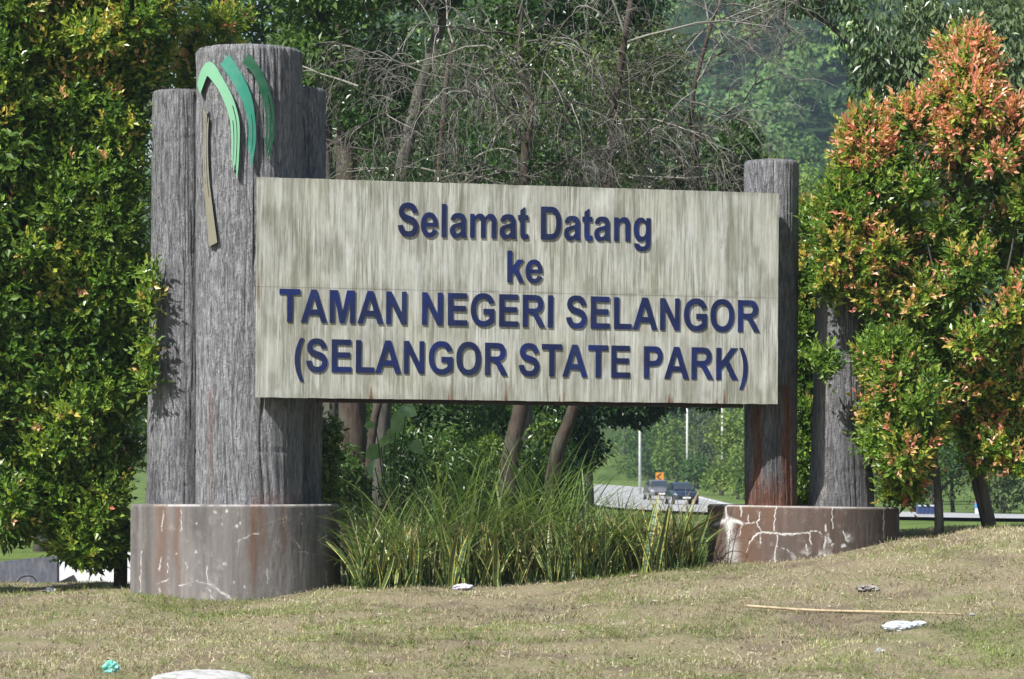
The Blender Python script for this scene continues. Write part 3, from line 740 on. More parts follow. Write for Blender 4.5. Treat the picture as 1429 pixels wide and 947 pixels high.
def text_line(text, x0, y0, x1, y1, cap_px):
    """baseline runs from photo pixel (x0,y0) at the ink's left edge to (x1,y1) at its right edge"""
    ua, va = panel_uv(x0, y0); ub, vb = panel_uv(x1, y1)
    _, vt = panel_uv(x0, y0 - cap_px); sy = (vt - va) / 1466.0
    pen = 0; items = []
    for ch in text:
        if ch == ' ': pen += 569; continue
        adv, cs = glyph_contours(ch); items.append((ch, pen, cs)); pen += adv
    lo = min(p for p in [items[0][1] + min(x for c in items[0][2] for x, _ in c)])
    hi = items[-1][1] + max(x for c in items[-1][2] for x, _ in c)
    sx = (ub - ua) / (hi - lo)
    for ch, pen0, cs in items:
        mb = MB(); depth = .007; mb_V = []; polys = []
        for c in cs:
            polys.append([Vector(((pen0 + x - lo) * sx + ua, 0, y * sy)) for x, y in c])
        flat = [p for c in polys for p in c]
        tris = tessellate_polygon([[Vector((p.x, p.z, 0)) for p in c] for c in polys])
        base = [(p.x, p.z + va + (vb - va) * (p.x - ua) / (ub - ua)) for p in flat]
        n = len(base)
        Vv = [(u, -.005 - depth, v) for u, v in base] + [(u, -.004, v) for u, v in base]
        T = []
        for a_, b_, c_ in tris:
            (xa, ya), (xb, yb), (xc, yc) = base[a_], base[b_], base[c_]
            if (xb - xa) * (yc - ya) - (xc - xa) * (yb - ya) < 0: b_, c_ = c_, b_
            T.append((a_, b_, c_))
        Q = []; o0 = 0
        for c in polys:
            m = len(c)
            for i in range(m): Q.append((o0 + i, n + o0 + i, n + o0 + (i + 1) % m, o0 + (i + 1) % m))
            o0 += m
        me_o = put('letter', MB().add(Vv, Q, T), M_LETTER, sign, local=True)
        me_o['label'] = 'raised navy %s %s' % ('bracket' if ch in '()' else 'letter', ch)
text_line('Selamat Datang', 555, 329.2, 907.5, 337.3, 46.4)
text_line('ke', 707.5, 393.6, 756.8, 394.8, 44.2)
text_line('TAMAN NEGERI SELANGOR', 389.5, 448.6, 1059.8, 463.3, 46.0)
text_line('(SELANGOR STATE PARK)', 410.8, 518.0, 1043, 530.3, 46.0)

# ------------------------------------------------------------------ foliage generators
def leaf_geo(base, ax, nrm, ln, wd, col, fold=.18, droop=.0, simple=False):
    n = len(base)
    ax = unit(ax); side = unit(np.cross(ax, nrm)); up = np.cross(side, ax)
    ln = np.broadcast_to(ln, (n,))[:, None]; wd = np.broadcast_to(wd, (n,))[:, None]
    if simple:
        f = up * wd * fold
        V = np.stack([base, base + ax * ln * .45 + side * wd * .5 + f, base + ax * ln - up * ln * droop, base + ax * ln * .45 - side * wd * .5 + f], 1)
        Q = np.arange(n)[:, None] * 4 + np.array([[0, 1, 2, 3]])
        k = 4
    else:
        f = up * wd * fold
        V = np.stack([base, base + ax * ln * .33 + side * wd * .48 + f, base + ax * ln * .7 + side * wd * .36 + f - up * ln * droop * .5,
                      base + ax * ln - up * ln * droop, base + ax * ln * .7 - side * wd * .36 + f - up * ln * droop * .5, base + ax * ln * .33 - side * wd * .48 + f], 1)
        Q = (np.arange(n)[:, None, None] * 6 + np.array([[0, 1, 2, 3], [0, 3, 4, 5]])[None]).reshape(-1, 4)
        k = 6
    C = np.repeat(np.asarray(col, float), k, axis=0)
    return V.reshape(-1, 3), Q, C

def rand_dir(rng, n):
    return unit(rng.normal(size=(n, 3)))

def lump_points(rng, lumps, n, rin=.72):
    """points near the skin of a union of ellipsoids: returns point, outward direction, relative depth"""
    L = np.array([l[:6] for l in lumps], float)
    area = (L[:, 3] * L[:, 4] + L[:, 4] * L[:, 5] + L[:, 3] * L[:, 5])
    k = rng.choice(len(L), n, p=area / area.sum())
    d = rand_dir(rng, n); r = rin + (1 - rin) * rng.random(n) ** .7
    p = L[k, :3] + d * L[k, 3:6] * r[:, None]
    nrm = unit(d / L[k, 3:6])
    keep = np.ones(n, bool)
    for l in L:
        q = ((p - l[:3]) / l[3:6]); keep &= (q ** 2).sum(1) > (rin * .93) ** 2
    return p[keep], nrm[keep], k[keep]

GREENS = {'mature': ((.075, .155, .024), (.13, .225, .038)), 'mid': ((.16, .26, .035), (.25, .35, .06)),
          'lime': ((.26, .33, .04), (.40, .44, .07)), 'gold': ((.50, .40, .08), (.68, .52, .16)),
          'orange': ((.62, .28, .14), (.84, .50, .32)), 'red': ((.62, .19, .13), (.84, .38, .29))}
def gcol(rng, name, n):
    a, b = GREENS[name]; t = rng.random((n, 1))
    return np.array(a) * (1 - t) + np.array(b) * t

def shoot_crown(rng, lumps, n_shoots, tip_probs, leaf=.062, per=11, inner=.0, core=None, tip_fn=None):
    """glossy small-leaved crown: leafy shoots set into the skin of many lumps, young tips coloured"""
    mb = MB()
    p, nrm, k = lump_points(rng, lumps, int(n_shoots * 3.2), .74)
    keepb = rng.random(len(p)) < np.clip(.55 - nrm[:, 1] * .9, .12, 1)      # fewer shoots on the shaded far side
    p, nrm = p[keepb], nrm[keepb]
    if len(p) > n_shoots: p, nrm = p[:n_shoots], nrm[:n_shoots]
    n = len(p)
    axis_ = unit(nrm * 1.0 + np.array((0, 0, .55)) + rng.normal(size=(n, 3)) * .35)
    keys = list(tip_probs)
    pr_ = np.array([tip_probs[a] for a in keys], float)
    if tip_fn is not None:
        w = tip_fn(p, nrm)                       # (n, len(keys)) weights
    else:
        w = np.tile(pr_, (n, 1))
    # neighbouring shoots flush together
    patch = fbm(p[:, 0] * 1.7 + 5, p[:, 2] * 1.7 + p[:, 1], 91, 3)
    w = w.copy(); w[:, 1:] *= np.clip((patch[:, None] - .40) * 7.0, .06, 3.0)
    w /= w.sum(1, keepdims=True)
    c = (w.cumsum(1) > rng.random((n, 1))).argmax(1)
    size = .68 + .62 * rng.random(n) ** 1.3
    slen = leaf * (2.3 + 1.3 * rng.random(n)) * size
    a1 = unit(np.cross(axis_, rng.normal(size=(n, 3)))); a2 = np.cross(axis_, a1)
    shade = .7 + .6 * rng.random(n)
    body = gcol(rng, 'mature', n); bm = gcol(rng, 'mid', n)
    body = np.where(rng.random((n, 1)) < .50, bm, body)
    for q in range(per):
        f = (q // 2) / (per / 2 - .5)
        rot = (q % 2) * np.pi + (q // 2) * 1.57 + rng.normal(size=n) * .3
        rad = np.cos(rot)[:, None] * a1 + np.sin(rot)[:, None] * a2
        base = p + axis_ * (slen * (f - .55))[:, None]
        spread = 1.05 - .75 * f
        ax = unit(axis_ * (.45 + .6 * f) + rad * spread + rng.normal(size=(n, 3)) * .14)
        nr = unit(axis_ * 1.0 - rad * .3 + np.array((0, 0, .25)))
        ln = leaf * (1.15 - .35 * f) * (.8 + .4 * rng.random(n)) * size
        col = body * shade[:, None] * (.85 + .3 * rng.random((n, 1)))
        for ci, key in enumerate(keys):
            if key == 'none': continue
            sel = (c == ci) & (f > (.30 if key in ('lime', 'gold') else .42))
            if sel.any(): col[sel] = gcol(rng, key, sel.sum())
        mb.add(*_vqc(leaf_geo(base, ax, nr, ln, ln * .50, col, .2, .06, True)))
    # older leaves deeper in
    m = int(inner)
    if m:
        p2, n2, _ = lump_points(rng, core or lumps, int(m * 1.6), .62)
        p2, n2 = p2[:m], n2[:m]
        col = gcol(rng, 'mature', len(p2)) * .9
        mb.add(*_vqc(leaf_geo(p2, unit(n2 + rand_dir(rng, len(p2))), unit(n2 + np.array((0, 0, 1)) + .5 * rand_dir(rng, len(p2))), leaf * 1.4, leaf * .75, col, .15, 0, True)))
    return mb
def _vqc(t3): return t3[0], t3[1], None, t3[2]

def leaf_crown(rng, lumps, n, leaf, c0, c1, simple=False, droop=.0, rin=.5, ratio=.45, hue=.15):
    mb = MB()
    p, nrm, k = lump_points(rng, lumps, n, rin)
    m = len(p)
    ax = unit(nrm * .6 + rand_dir(rng, m) * .9 + np.array((0, 0, -droop)))
    nr = unit(nrm * .7 + np.array((0, 0, .7)) + rand_dir(rng, m) * .55)
    tn = fbm(p[:, 0] / leaf * .06 + 3, p[:, 2] / leaf * .06 + p[:, 1] / leaf * .03, 17, 3)
    t_ = np.clip((tn - .3) * 1.6 + rng.normal(size=m) * .18, 0, 1)[:, None]
    lk = (.8 + .4 * rng.random((len(lumps), 1)))[k]
    col = (np.array(c0) * (1 - t_) + np.array(c1) * t_) * lk * (1 + hue * rng.normal(size=(m, 1)))
    col = np.clip(col, .004, 1)
    ln = leaf * (.65 + .7 * rng.random(m))
    mb.add(*_vqc(leaf_geo(p, ax, nr, ln, ln * ratio, col, .15, .1, simple)))
    return mb

def trunk_path(rng, p0, p1, n=9, wob=.08):
    t = np.linspace(0, 1, n)[:, None]
    p0 = np.asarray(p0, float); p1 = np.asarray(p1, float)
    path = p0 + (p1 - p0) * t
    w = np.cumsum(rng.normal(size=(n, 3)) * wob, axis=0) * np.array((1, 1, .2)); w -= w[0] * (1 - t) + w[-1] * t
    return path + w

def plant_tree(name, base, label, category, group=None):
    return thing(name, tuple(base), label, category, group)

# ------------------------------------------------------------------ red-tipped trees framing the sign
def column_lumps(rng, prof, d, dr, n, r0, r1):
    """lumps filling an outline given as rows (py, px_left, px_right)"""
    prof = np.array(prof, float); out = []
    for i_ in range(n):
        py = prof[0, 0] + (prof[-1, 0] - prof[0, 0]) * (i_ + rng.random()) / n
        xl = np.interp(py, prof[:, 0], prof[:, 1]); xr = np.interp(py, prof[:, 0], prof[:, 2])
        r = r0 + (r1 - r0) * rng.random()
        rp = r / d * F
        half = max((xr - xl) / 2 - rp * .85, 0); mid = (xl + xr) / 2
        th = i_ * 2.39996 + .5 * rng.random(); q = rng.random() ** .35
        c = P(mid + half * q * math.cos(th), py, d); c[1] += dr * q * math.sin(th) * min(1, half * d / F / max(dr, .1) + .3)
        out.append((*c, r, r, r * (.75 + .4 * rng.random())))
    return out

rng = np.random.RandomState(5)
# left tree, trunk beside the left plinth
base = np.array((*P(168, 0, 36.2)[:2], ground_z(P(168, 0, 36.2)[0], 36.2) - .05))
o = plant_tree('red_tip_tree', base, 'dense glossy green shrub-like tree touching the left log pillar, orange tips', 'tree', 'red-tipped trees framing the sign')
prof_a = [(-130, 70, 215), (-20, 45, 262), (60, 30, 262), (125, 25, 222), (300, 20, 222), (430, 15, 240), (520, 20, 226), (640, 25, 206), (700, 40, 196), (766, 70, 190)]
la = column_lumps(rng, prof_a, 36.0, .72, 132, .17, .35); la_core = column_lumps(rng, [(a_, b_ + 22, c_ - 22) for a_, b_, c_ in prof_a], 36.1, .5, 60, .34, .46)
la += column_lumps(rng, [(375, 196, 214), (430, 192, 222), (500, 190, 220), (560, 190, 210)], 34.95, .08, 8, .08, .14)
mb = MB(); mb.tube(trunk_path(rng, base, P(150, -60, 36.0), 12, .04), np.linspace(.085, .03, 12), 10)
for q in range(14):
    a0 = P(166 - q * .8, 740 - q * 55, 36.22); l_ = la[rng.randint(len(la))]
    mb.tube(trunk_path(rng, a0, P(110 + 70 * rng.rand(), 700 - q * 58, 35.95 + .8 * (rng.rand() - .5)), 6, .03), np.linspace(.03, .008, 6), 6)
put('trunk', mb, M_BARK, o, smooth=True)
def tips_left(p, nrm):
    n = len(p); top = np.clip((p[:, 2] - 3.2) / 3.0, 0, 1)
    w = np.zeros((n, 5)); w[:, 0] = .86 - .30 * top
    w[:, 1] = .15 + .18 * top; w[:, 2] = .022 + .14 * top; w[:, 3] = .016 + .05 * top; w[:, 4] = .004 + .003 * top
    return w
TIPK = {'none': 1, 'lime': 1, 'gold': 1, 'orange': 1, 'red': 1}
put('crown', shoot_crown(rng, la, 8800, TIPK, .098, 9, 15000, la_core, tips_left), M_LEAF, o, kind='stuff')
# its neighbour at the left edge of the picture
b2 = P(-30, 0, 35.6); base = np.array((b2[0], 35.6, ground_z(b2[0], 35.6) - .05))
o = plant_tree('red_tip_tree', base, 'green shrub-like tree with yellow tips at the far left, half out of the picture', 'tree', 'red-tipped trees framing the sign')
prof_b = [(-130, -160, 90), (0, -170, 110), (120, -180, 125), (300, -180, 125), (500, -180, 125), (640, -170, 125), (742, -150, 100)]
lb = column_lumps(rng, prof_b, 35.7, .8, 140, .18, .36); lb_core = column_lumps(rng, [(a_, b_ + 22, c_ - 22) for a_, b_, c_ in prof_b], 35.55, .5, 60, .36, .48)
mb = MB(); mb.tube(trunk_path(rng, base, P(-30, -60, 35.5), 12, .04), np.linspace(.09, .03, 12), 10)
put('trunk', mb, M_BARK, o, smooth=True)
put('crown', shoot_crown(rng, lb, 7000, TIPK, .098, 9, 12000, lb_core, tips_left), M_LEAF, o, kind='stuff')
# yellow-green bush whose head shows behind the tall pillar
b3 = P(292, 0, 37.2); base = np.array((b3[0], 37.2, ground_z(b3[0], 37.2)))
o = plant_tree('red_tip_tree', base, 'yellow-green bushy tree head with red tips showing above the left log pillar', 'tree', 'red-tipped trees framing the sign')
lc = column_lumps(rng, [(20, 270, 350), (60, 232, 362), (130, 225, 355), (300, 215, 350), (560, 230, 340)], 37.2, .45, 50, .22, .34)
def tips_yellow(p, nrm):
    n = len(p); w = np.zeros((n, 5)); w[:] = (.10, .62, .20, .04, .04); return w
mb = MB(); mb.tube(trunk_path(rng, base, P(290, 60, 37.2), 10, .03), np.linspace(.07, .02, 10), 8)
put('trunk', mb, M_BARK, o, smooth=True)
put('crown', shoot_crown(rng, lc, 2600, TIPK, .075, 10, 3000, None, tips_yellow), M_LEAF, o, kind='stuff')

# right tree, the most colourful
rng = np.random.RandomState(8)
def tips_right(p, nrm):
    n = len(p); top = np.clip((p[:, 2] - 3.3) / 2.4, 0, 1); px, _ = PXY(p)
    left = np.clip((1215 - px) / 90, 0, 1)
    w = np.zeros((n, 5)); w[:, 0] = .66 - .50 * top - .1 * left
    w[:, 1] = .17 + .22 * left; w[:, 2] = .06 + .04 * top + .40 * left * np.clip(top + .35, 0, 1); w[:, 3] = .045 + .26 * top; w[:, 4] = .02 + .24 * top * (1 - left)
    return np.clip(w, .02, 1)
bt = P(1381, 735, 36.2)
o = plant_tree('red_tip_tree', (bt[0], bt[1], bt[2] - .08), 'tall cone-shaped tree crowned with orange-red young leaves, right of the sign', 'tree', 'red-tipped trees framing the sign')
prof_c = [(60, 1318, 1370), (100, 1302, 1398), (165, 1240, 1440), (240, 1195, 1520), (330, 1160, 1560), (400, 1175, 1560), (450, 1225, 1560), (500, 1300, 1540)]
ld = column_lumps(rng, prof_c, 36.0, .95, 70, .14, .30); ld_core = column_lumps(rng, [(a_ + 25, b_ + 24, c_ - 24) for a_, b_, c_ in prof_c[:6]], 36.15, .5, 30, .26, .38)
ld += column_lumps(rng, [(172, 1172, 1235), (230, 1166, 1250), (300, 1124, 1260), (395, 1124, 1240)], 35.8, .3, 26, .2, .30)
ld += column_lumps(rng, [(60, 1325, 1362), (110, 1310, 1390), (150, 1295, 1400)], 36.0, .2, 10, .12, .18)
mb = MB()
def stem(pts, r0, r1, n=8):
    pp = catmull([P(*q) for q in pts], 16); mb.tube(pp, np.linspace(r0, r1, 16), n)
stem([(1386, 742, 36.2), (1374, 690, 36.2), (1365, 640, 36.2), (1368, 520, 36.2), (1350, 320, 36.1), (1345, 110, 36)], .066, .014)
stem([(1378, 738, 36.25), (1362, 675, 36.3), (1352, 640, 36.3), (1330, 560, 36.3), (1290, 430, 36.1), (1230, 300, 35.9), (1200, 220, 35.8)], .06, .012)
stem([(1368, 640, 36.2), (1385, 520, 36.3), (1420, 380, 36.4), (1445, 250, 36.3)], .05, .012)
stem([(1366, 560, 36.2), (1320, 440, 35.8), (1290, 320, 35.6)], .03, .008)
stem([(1362, 480, 36.2), (1400, 400, 35.7), (1420, 300, 35.5)], .028, .008)
for q in range(16):
    y_ = 620 - q * 28; stem([(1367, y_, 36.2), (1367 + 90 * (rng.rand() - .5), y_ - 30, 36.1 + .6 * (rng.rand() - .5)), (1367 + 300 * (rng.rand() - .5), y_ - 60, 36.0 + 1.2 * (rng.rand() - .5))], .016, .004, 5)
put('trunk', mb, M_BARKG, o, smooth=True)
put('crown', shoot_crown(rng, ld, 7600, TIPK, .094, 9, 1600, ld_core, tips_right), M_LEAF, o, kind='stuff')
# slender tree in front of it
bs = P(1311, 738, 35.7)
o = plant_tree('red_tip_tree', (bs[0], bs[1], bs[2] - .08), 'slender straight-stemmed young tree with low sparse red-tipped foliage beside the right plinth', 'tree', 'red-tipped trees framing the sign')
mb = MB()
stem([(1311, 746, 35.7), (1309, 690, 35.7), (1303, 630, 35.7), (1296, 560, 35.7), (1290, 480, 35.7)], .062, .012)
stem([(1305, 650, 35.7), (1285, 615, 35.6), (1250, 590, 35.5), (1225, 560, 35.4)], .02, .006, 6)
stem([(1306, 670, 35.7), (1270, 655, 35.8), (1235, 652, 35.9)], .016, .005, 6)
stem([(1298, 590, 35.7), (1240, 520, 35.5), (1212, 500, 35.4)], .018, .005, 6)
stem([(1308, 690, 35.7), (1340, 655, 35.7), (1350, 630, 35.7)], .014, .005, 6)
put('trunk', mb, M_BARKG, o, smooth=True)
le = column_lumps(rng, [(482, 1195, 1270), (540, 1200, 1330), (590, 1196, 1330), (640, 1200, 1310)], 35.5, .5, 30, .16, .27)
le += column_lumps(rng, [(650, 1230, 1300), (690, 1225, 1290)], 36.2, .3, 6, .12, .2)
le += column_lumps(rng, [(485, 1134, 1170), (520, 1128, 1172)], 35.45, .1, 4, .08, .12)
le += column_lumps(rng, [(395, 1190, 1330), (470, 1200, 1340)], 35.8, .5, 14, .14, .24)
le += column_lumps(rng, [(470, 1300, 1440), (560, 1300, 1450), (650, 1330, 1450)], 36.1, .5, 24, .15, .26)
def tips_low(p, nrm):
    n = len(p); w = np.zeros((n, 5)); w[:] = (.62, .17, .07, .09, .05); return w
put('crown', shoot_crown(rng, le, 4900, TIPK, .088, 9, 500, None, tips_low), M_LEAF, o, kind='stuff')
# bush between the two right-hand posts
bb = P(1125, 0, 37.9); base = np.array((bb[0], 37.9, ground_z(bb[0], 37.9)))
o = plant_tree('red_tip_tree', base, 'yellow-tipped bushy tree seen in the gap between the two right log pillars', 'tree', 'red-tipped trees framing the sign')
lf = column_lumps(rng, [(300, 1100, 1150), (400, 1085, 1165), (560, 1085, 1170), (690, 1090, 1160)], 37.9, .4, 40, .2, .28)
mb = MB(); mb.tube(trunk_path(rng, base, P(1128, 330, 37.9), 10, .03), np.linspace(.05, .015, 10), 8)
put('trunk', mb, M_BARK, o, smooth=True)
def tips_gap(p, nrm):
    n = len(p); top = np.clip((p[:, 2] - 2.5) / 1.5, 0, 1); w = np.zeros((n, 5)); w[:] = (.5, .25, .1, .08, .03); w[:, 2] += .3 * top; return w
put('crown', shoot_crown(rng, lf, 1900, TIPK, .075, 10, 1500, None, tips_gap), M_LEAF, o, kind='stuff')

# ------------------------------------------------------------------ woods behind the sign
rng = np.random.RandomState(21)
def wood_tree(px, d, crowns, n, leaf, c0, c1, label, trunk_pts=None, r=.16, droop=.2, bark=M_BARKG, name='forest_tree', rin=.5, group='trees of the wood behind the sign', mat=M_LEAF, simple=False, ratio=.45):
    """crowns: list of (px, py, rx_px, ry_px, n_lumps) at depth d"""
    z = float(ground_z(P(px, 0, d)[0], d))
    o = plant_tree(name, (P(px, 0, d)[0], d, z), label, 'tree', group)
    mb = MB(); s = d / F
    if trunk_pts is None: trunk_pts = [(px, None, d), (crowns[0][0], crowns[0][1], d)]
    pts = [np.array((P(q[0], 0, q[2])[0], q[2], z - .1)) if q[1] is None else P(*q) for q in trunk_pts]
    path = catmull(pts, 18); path += np.cumsum(rng.normal(size=path.shape) * .018 * min(d / 40, 3), axis=0) * np.linspace(0, 1, 18)[:, None]
    mb.tube(path, np.linspace(r, r * .45, 18), 9)
    lumps = []
    for (cx, cy, rx, ry, nl) in crowns:
        mb.tube(trunk_path(rng, path[-3], P(cx, cy + ry * .3, d), 7, .06), np.linspace(r * .45, r * .12, 7), 6)
        for _ in range(nl):
            u = rand_dir(rng, 1)[0] * rng.random() ** .4
            c = P(cx + u[0] * rx * .8, cy + u[2] * ry * .8, d + u[1] * rx * s * .8)
            q = (.30 + .26 * rng.random()) * min(rx, ry) * s
            lumps.append((*c, q * 1.25, q * 1.25, q))
    put('trunk', mb, bark, o, smooth=True)
    put('crown', leaf_crown(rng, lumps, int(n * (2.6 if d < 100 else 1.5)), leaf * (1.15 if d < 100 else 1), c0, c1, True, droop, rin, ratio), mat, o, kind='stuff')
    return o
wood_extra = None
DK0, DK1 = (.020, .05, .013), (.075, .14, .034)
MD0, MD1 = (.038, .09, .02), (.13, .215, .05)
OL0, OL1 = (.06, .08, .035), (.16, .19, .08)
LM0, LM1 = (.10, .18, .03), (.24, .32, .07)
wood_tree(452, 47, [(440, 80, 70, 90, 26), (450, -60, 110, 90, 26)], 4200, .12, MD0, MD1, 'leafy tree with a dark upright trunk just right of the rear log pillar', [(462, None, 47), (458, 200, 47), (452, -40, 47)], .15)
wood_tree(493, 49, [(520, 130, 70, 90, 24), (500, -50, 100, 70, 20)], 3800, .11, MD0, MD1, 'tree with a thick dark straight trunk, second from the rear log pillar', [(495, None, 49), (492, 500, 49), (490, 200, 49), (486, -40, 49)], .27, bark=M_BARK)
wood_tree(560, 46, [(600, -50, 120, 70, 24)], 3000, .11, DK0, DK1, 'tree with a bent grey trunk leaning right above the start of the lettering', [(525, None, 46), (530, 600, 46), (552, 300, 46), (572, 180, 46), (600, 80, 46), (640, -30, 46)], .17)
wood_tree(735, 52, [(720, 40, 90, 80, 30), (820, 0, 130, 70, 34)], 5200, .12, DK0, DK1, 'dark-leaved tree spreading behind the top middle of the panel', None, .2)
wood_tree(640, 60, [(620, 200, 130, 160, 50), (560, 330, 120, 120, 30)], 7500, .13, DK0, DK1, 'dark evergreen filling the wood behind the left half of the panel', None, .2)
wood_tree(820, 62, [(800, 190, 130, 140, 50), (760, 350, 120, 120, 30)], 7500, .13, DK0, MD1, 'dark evergreen filling the wood behind the middle of the panel', None, .2)
wood_tree(706, 58, [(950, 230, 75, 80, 30), (900, 120, 70, 90, 22)], 4200, .12, OL0, OL1, 'thin olive-leaved tree at the right edge of the wood', [(706, None, 58), (715, 600, 58), (800, 440, 58), (940, 260, 58)], .10, rin=.6)
wood_tree(1072, 50, [(1030, 225, 45, 70, 20)], 1700, .12, MD0, MD1, 'leafy green sapling rising just left of the slim log post', [(1074, None, 50), (1070, 500, 50), (1050, 330, 50), (1032, 230, 50)], .05)
wood_tree(480, 64, [(470, 300, 110, 170, 44), (500, 560, 110, 130, 30)], 6000, .13, DK0, MD1, 'dark bushy tree deep in the wood behind the rear log pillar', None, .2)
wood_tree(590, 52, [(585, 600, 90, 75, 30)], 4200, .10, DK0, MD1, 'low shady tree behind the long grass, left of the leaning trunks', None, .08)
wood_tree(690, 56, [(680, 610, 80, 75, 26)], 3800, .10, MD0, MD1, 'low green tree behind the grass between the two leaning trunks', None, .08)
wood_tree(790, 54, [(770, 605, 60, 70, 24)], 4200, .10, DK0, DK1, 'dark low tree at the left side of the distant road', None, .1)
wood_tree(930, 70, [(880, 560, 70, 40, 16), (960, 545, 70, 30, 14)], 3000, .13, DK0, DK1, 'overhanging dark boughs above the distant road', [(790, None, 70), (800, 560, 70), (830, 480, 70), (900, 420, 70)], .2)
wood_tree(385, 52, [(400, 60, 70, 90, 24), (330, -10, 90, 70, 22), (420, 250, 80, 120, 24)], 5000, .12, MD0, MD1, 'leafy tree showing above the tall emblem pillar', None, .15)
wood_tree(250, 56, [(230, 30, 110, 110, 30), (180, 250, 110, 150, 30), (200, 480, 110, 150, 30)], 5000, .14, DK0, MD1, 'dark tree behind the left shrubs and the left log pillar', None, .2)
wood_tree(60, 58, [(60, 60, 140, 150, 34), (40, 350, 140, 200, 34), (70, 600, 140, 150, 30)], 5000, .15, DK0, MD1, 'dark tree behind the shrubs at the far left', None, .2)
wood_tree(700, 72, [(560, 140, 130, 160, 34), (700, 330, 150, 170, 40), (840, 150, 110, 150, 34), (650, 560, 160, 110, 34), (830, 480, 110, 110, 20)], 14000, .17, DK0, DK1, 'broad dark evergreen farthest back in the wood', None, .25)
# drooping tree top right, with the bough that hangs into the top of the picture
wood_tree(1470, 46, [(1330, 60, 150, 110, 46), (1420, 130, 110, 130, 30), (1240, 110, 60, 90, 18), (1090, -28, 90, 60, 22), (1180, -10, 60, 45, 12)], 9500, .13, (.075, .12, .05), (.21, .27, .13), 'tall tree with drooping grey-green leaves above the red-tipped tree', [(1475, None, 46), (1465, 400, 46), (1440, 200, 46)], .22, droop=1.1, rin=.45, ratio=.36)

# trunks seen under the panel that carry the bare tangle above it
def twig_color(rng, n=1):
    a = np.array((.085, .078, .065)); b = np.array((.33, .315, .275))
    return a + (b - a) * rng.random() ** 2.2
def grow(mb, rng, p, d, length, r, level, droop):
    n = 7 if level < 2 else 5
    path = [p]; dd = np.array(d, float); step = length / (n - 1)
    for i in range(n - 1):
        dd = unit(dd + rng.normal(size=3) * (.22 if level else .12) + np.array((0, 0, -droop * (.25 + .3 * level))))
        path.append(path[-1] + dd * step)
    path = np.array(path)
    mb.tube(path, np.linspace(r, r * .35, n), 5 if level == 0 else 4 if level == 1 else 3, twig_color(rng) * (.75 if level == 0 else 1), cap=False)
    if level >= 3: return
    for q in range((7, 5, 3)[level]):
        t_ = .2 + .8 * rng.random(); i = min(int(t_ * (n - 1)), n - 2)
        pp = path[i] + (path[i + 1] - path[i]) * (t_ * (n - 1) - i)
        tdir = unit(path[i + 1] - path[i])
        nd = unit(tdir * .7 + rand_dir(rng, 1)[0] * .95)
        grow(mb, rng, pp, nd, length * (.42 + .25 * rng.random()), max(r * .48, .0034), level + 1, droop * (.6 + .8 * rng.random()))
def bare_tree(trunk_pts, r0, r1, starts, label, seed, bark=M_BARK, leaves=0):
    rng = np.random.RandomState(seed)
    b0 = P(trunk_pts[0][0], 0, trunk_pts[0][2]); z = float(ground_z(b0[0], b0[1]))
    o = plant_tree('bare_tree', (b0[0], b0[1], z), label, 'tree', 'leafless trees behind the panel')
    pts = [np.array((b0[0], b0[1], z - .1)) if q[1] is None else P(*q) for q in trunk_pts]
    path = catmull(pts, 24)
    mb = MB(); mb.tube(path, np.linspace(r0, r1, 24), 10)
    put('trunk', mb, bark, o, smooth=True)
    mb = MB()
    for (px, py, dd, ang, ln, dr) in starts:
        p = P(px, py, dd); a = R(ang)
        yy = (rng.random() - .5) * .9
        grow(mb, rng, p, unit((math.cos(a), yy, math.sin(a))), ln, .019, 0, dr)
    put('twigs', mb, M_TWIG, o, smooth=True, kind='stuff')
    if leaves:
        lum = [(*P(px + 60 * (rng.rand() - .5), py + 60 * (rng.rand() - .5), dd + .3), .55, .5, .45) for (px, py, dd, *_r) in starts]
        put('leaf_tufts', leaf_crown(rng, lum, leaves, .085, MD0, (.17, .22, .07), True, .4, .2), M_LEAF, o, kind='stuff')
    return o
S = lambda px, py, ang, ln=1.5, dr=.25, d=42: (px, py, d, ang, ln, dr)
bare_tree([(703, None, 42), (712, 640, 42), (728, 560, 42), (738, 400, 42), (732, 230, 42), (742, 150, 42), (724, 80, 42), (733, -20, 42)], .15, .014,
          [S(730, 200, 60), S(730, 200, 120), S(728, 150, 20), S(728, 160, 160), S(726, 100, 45, 1.6), S(726, 90, 140, 1.7), S(725, 60, 10, 1.9), S(725, 50, 170, 1.8), S(724, 20, 80), S(732, 230, 10, 1.3), S(732, 240, 175, 1.4), S(800, 80, -20, 1.2, .5), S(690, 90, 200, 1.3, .5), S(780, 150, -40, 1.0, .6), S(735, 250, 40, 1.2), S(735, 250, 150, 1.3)],
          'reddish leafless tree in the middle of the tangle, trunk seen below the panel', 31, leaves=2600)
bare_tree([(752, None, 43), (775, 640, 43), (800, 570, 43), (835, 420, 43), (850, 230, 43), (862, 120, 43), (880, 0, 43)], .11, .04,
          [S(850, 220, 40, 1.6, .25, 43), S(850, 220, 150, 1.6, .25, 43), S(856, 170, 10, 1.8, .2, 43), S(858, 150, 120, 1.4, .25, 43), S(862, 120, 30, 2.0, .15, 43), S(864, 110, 170, 1.5, .4, 43), S(870, 60, 20, 2.2, .1, 43), S(872, 50, 100, 1.4, .2, 43), S(850, 240, -5, 1.7, .2, 43), S(850, 245, 190, 1.3, .2, 43), S(880, 170, -30, 1.3, .4, 43), S(930, 130, -10, 1.5, .3, 43)],
          'leafless tree leaning right with pale arching twigs, trunk just right of the middle one', 32, leaves=2200)
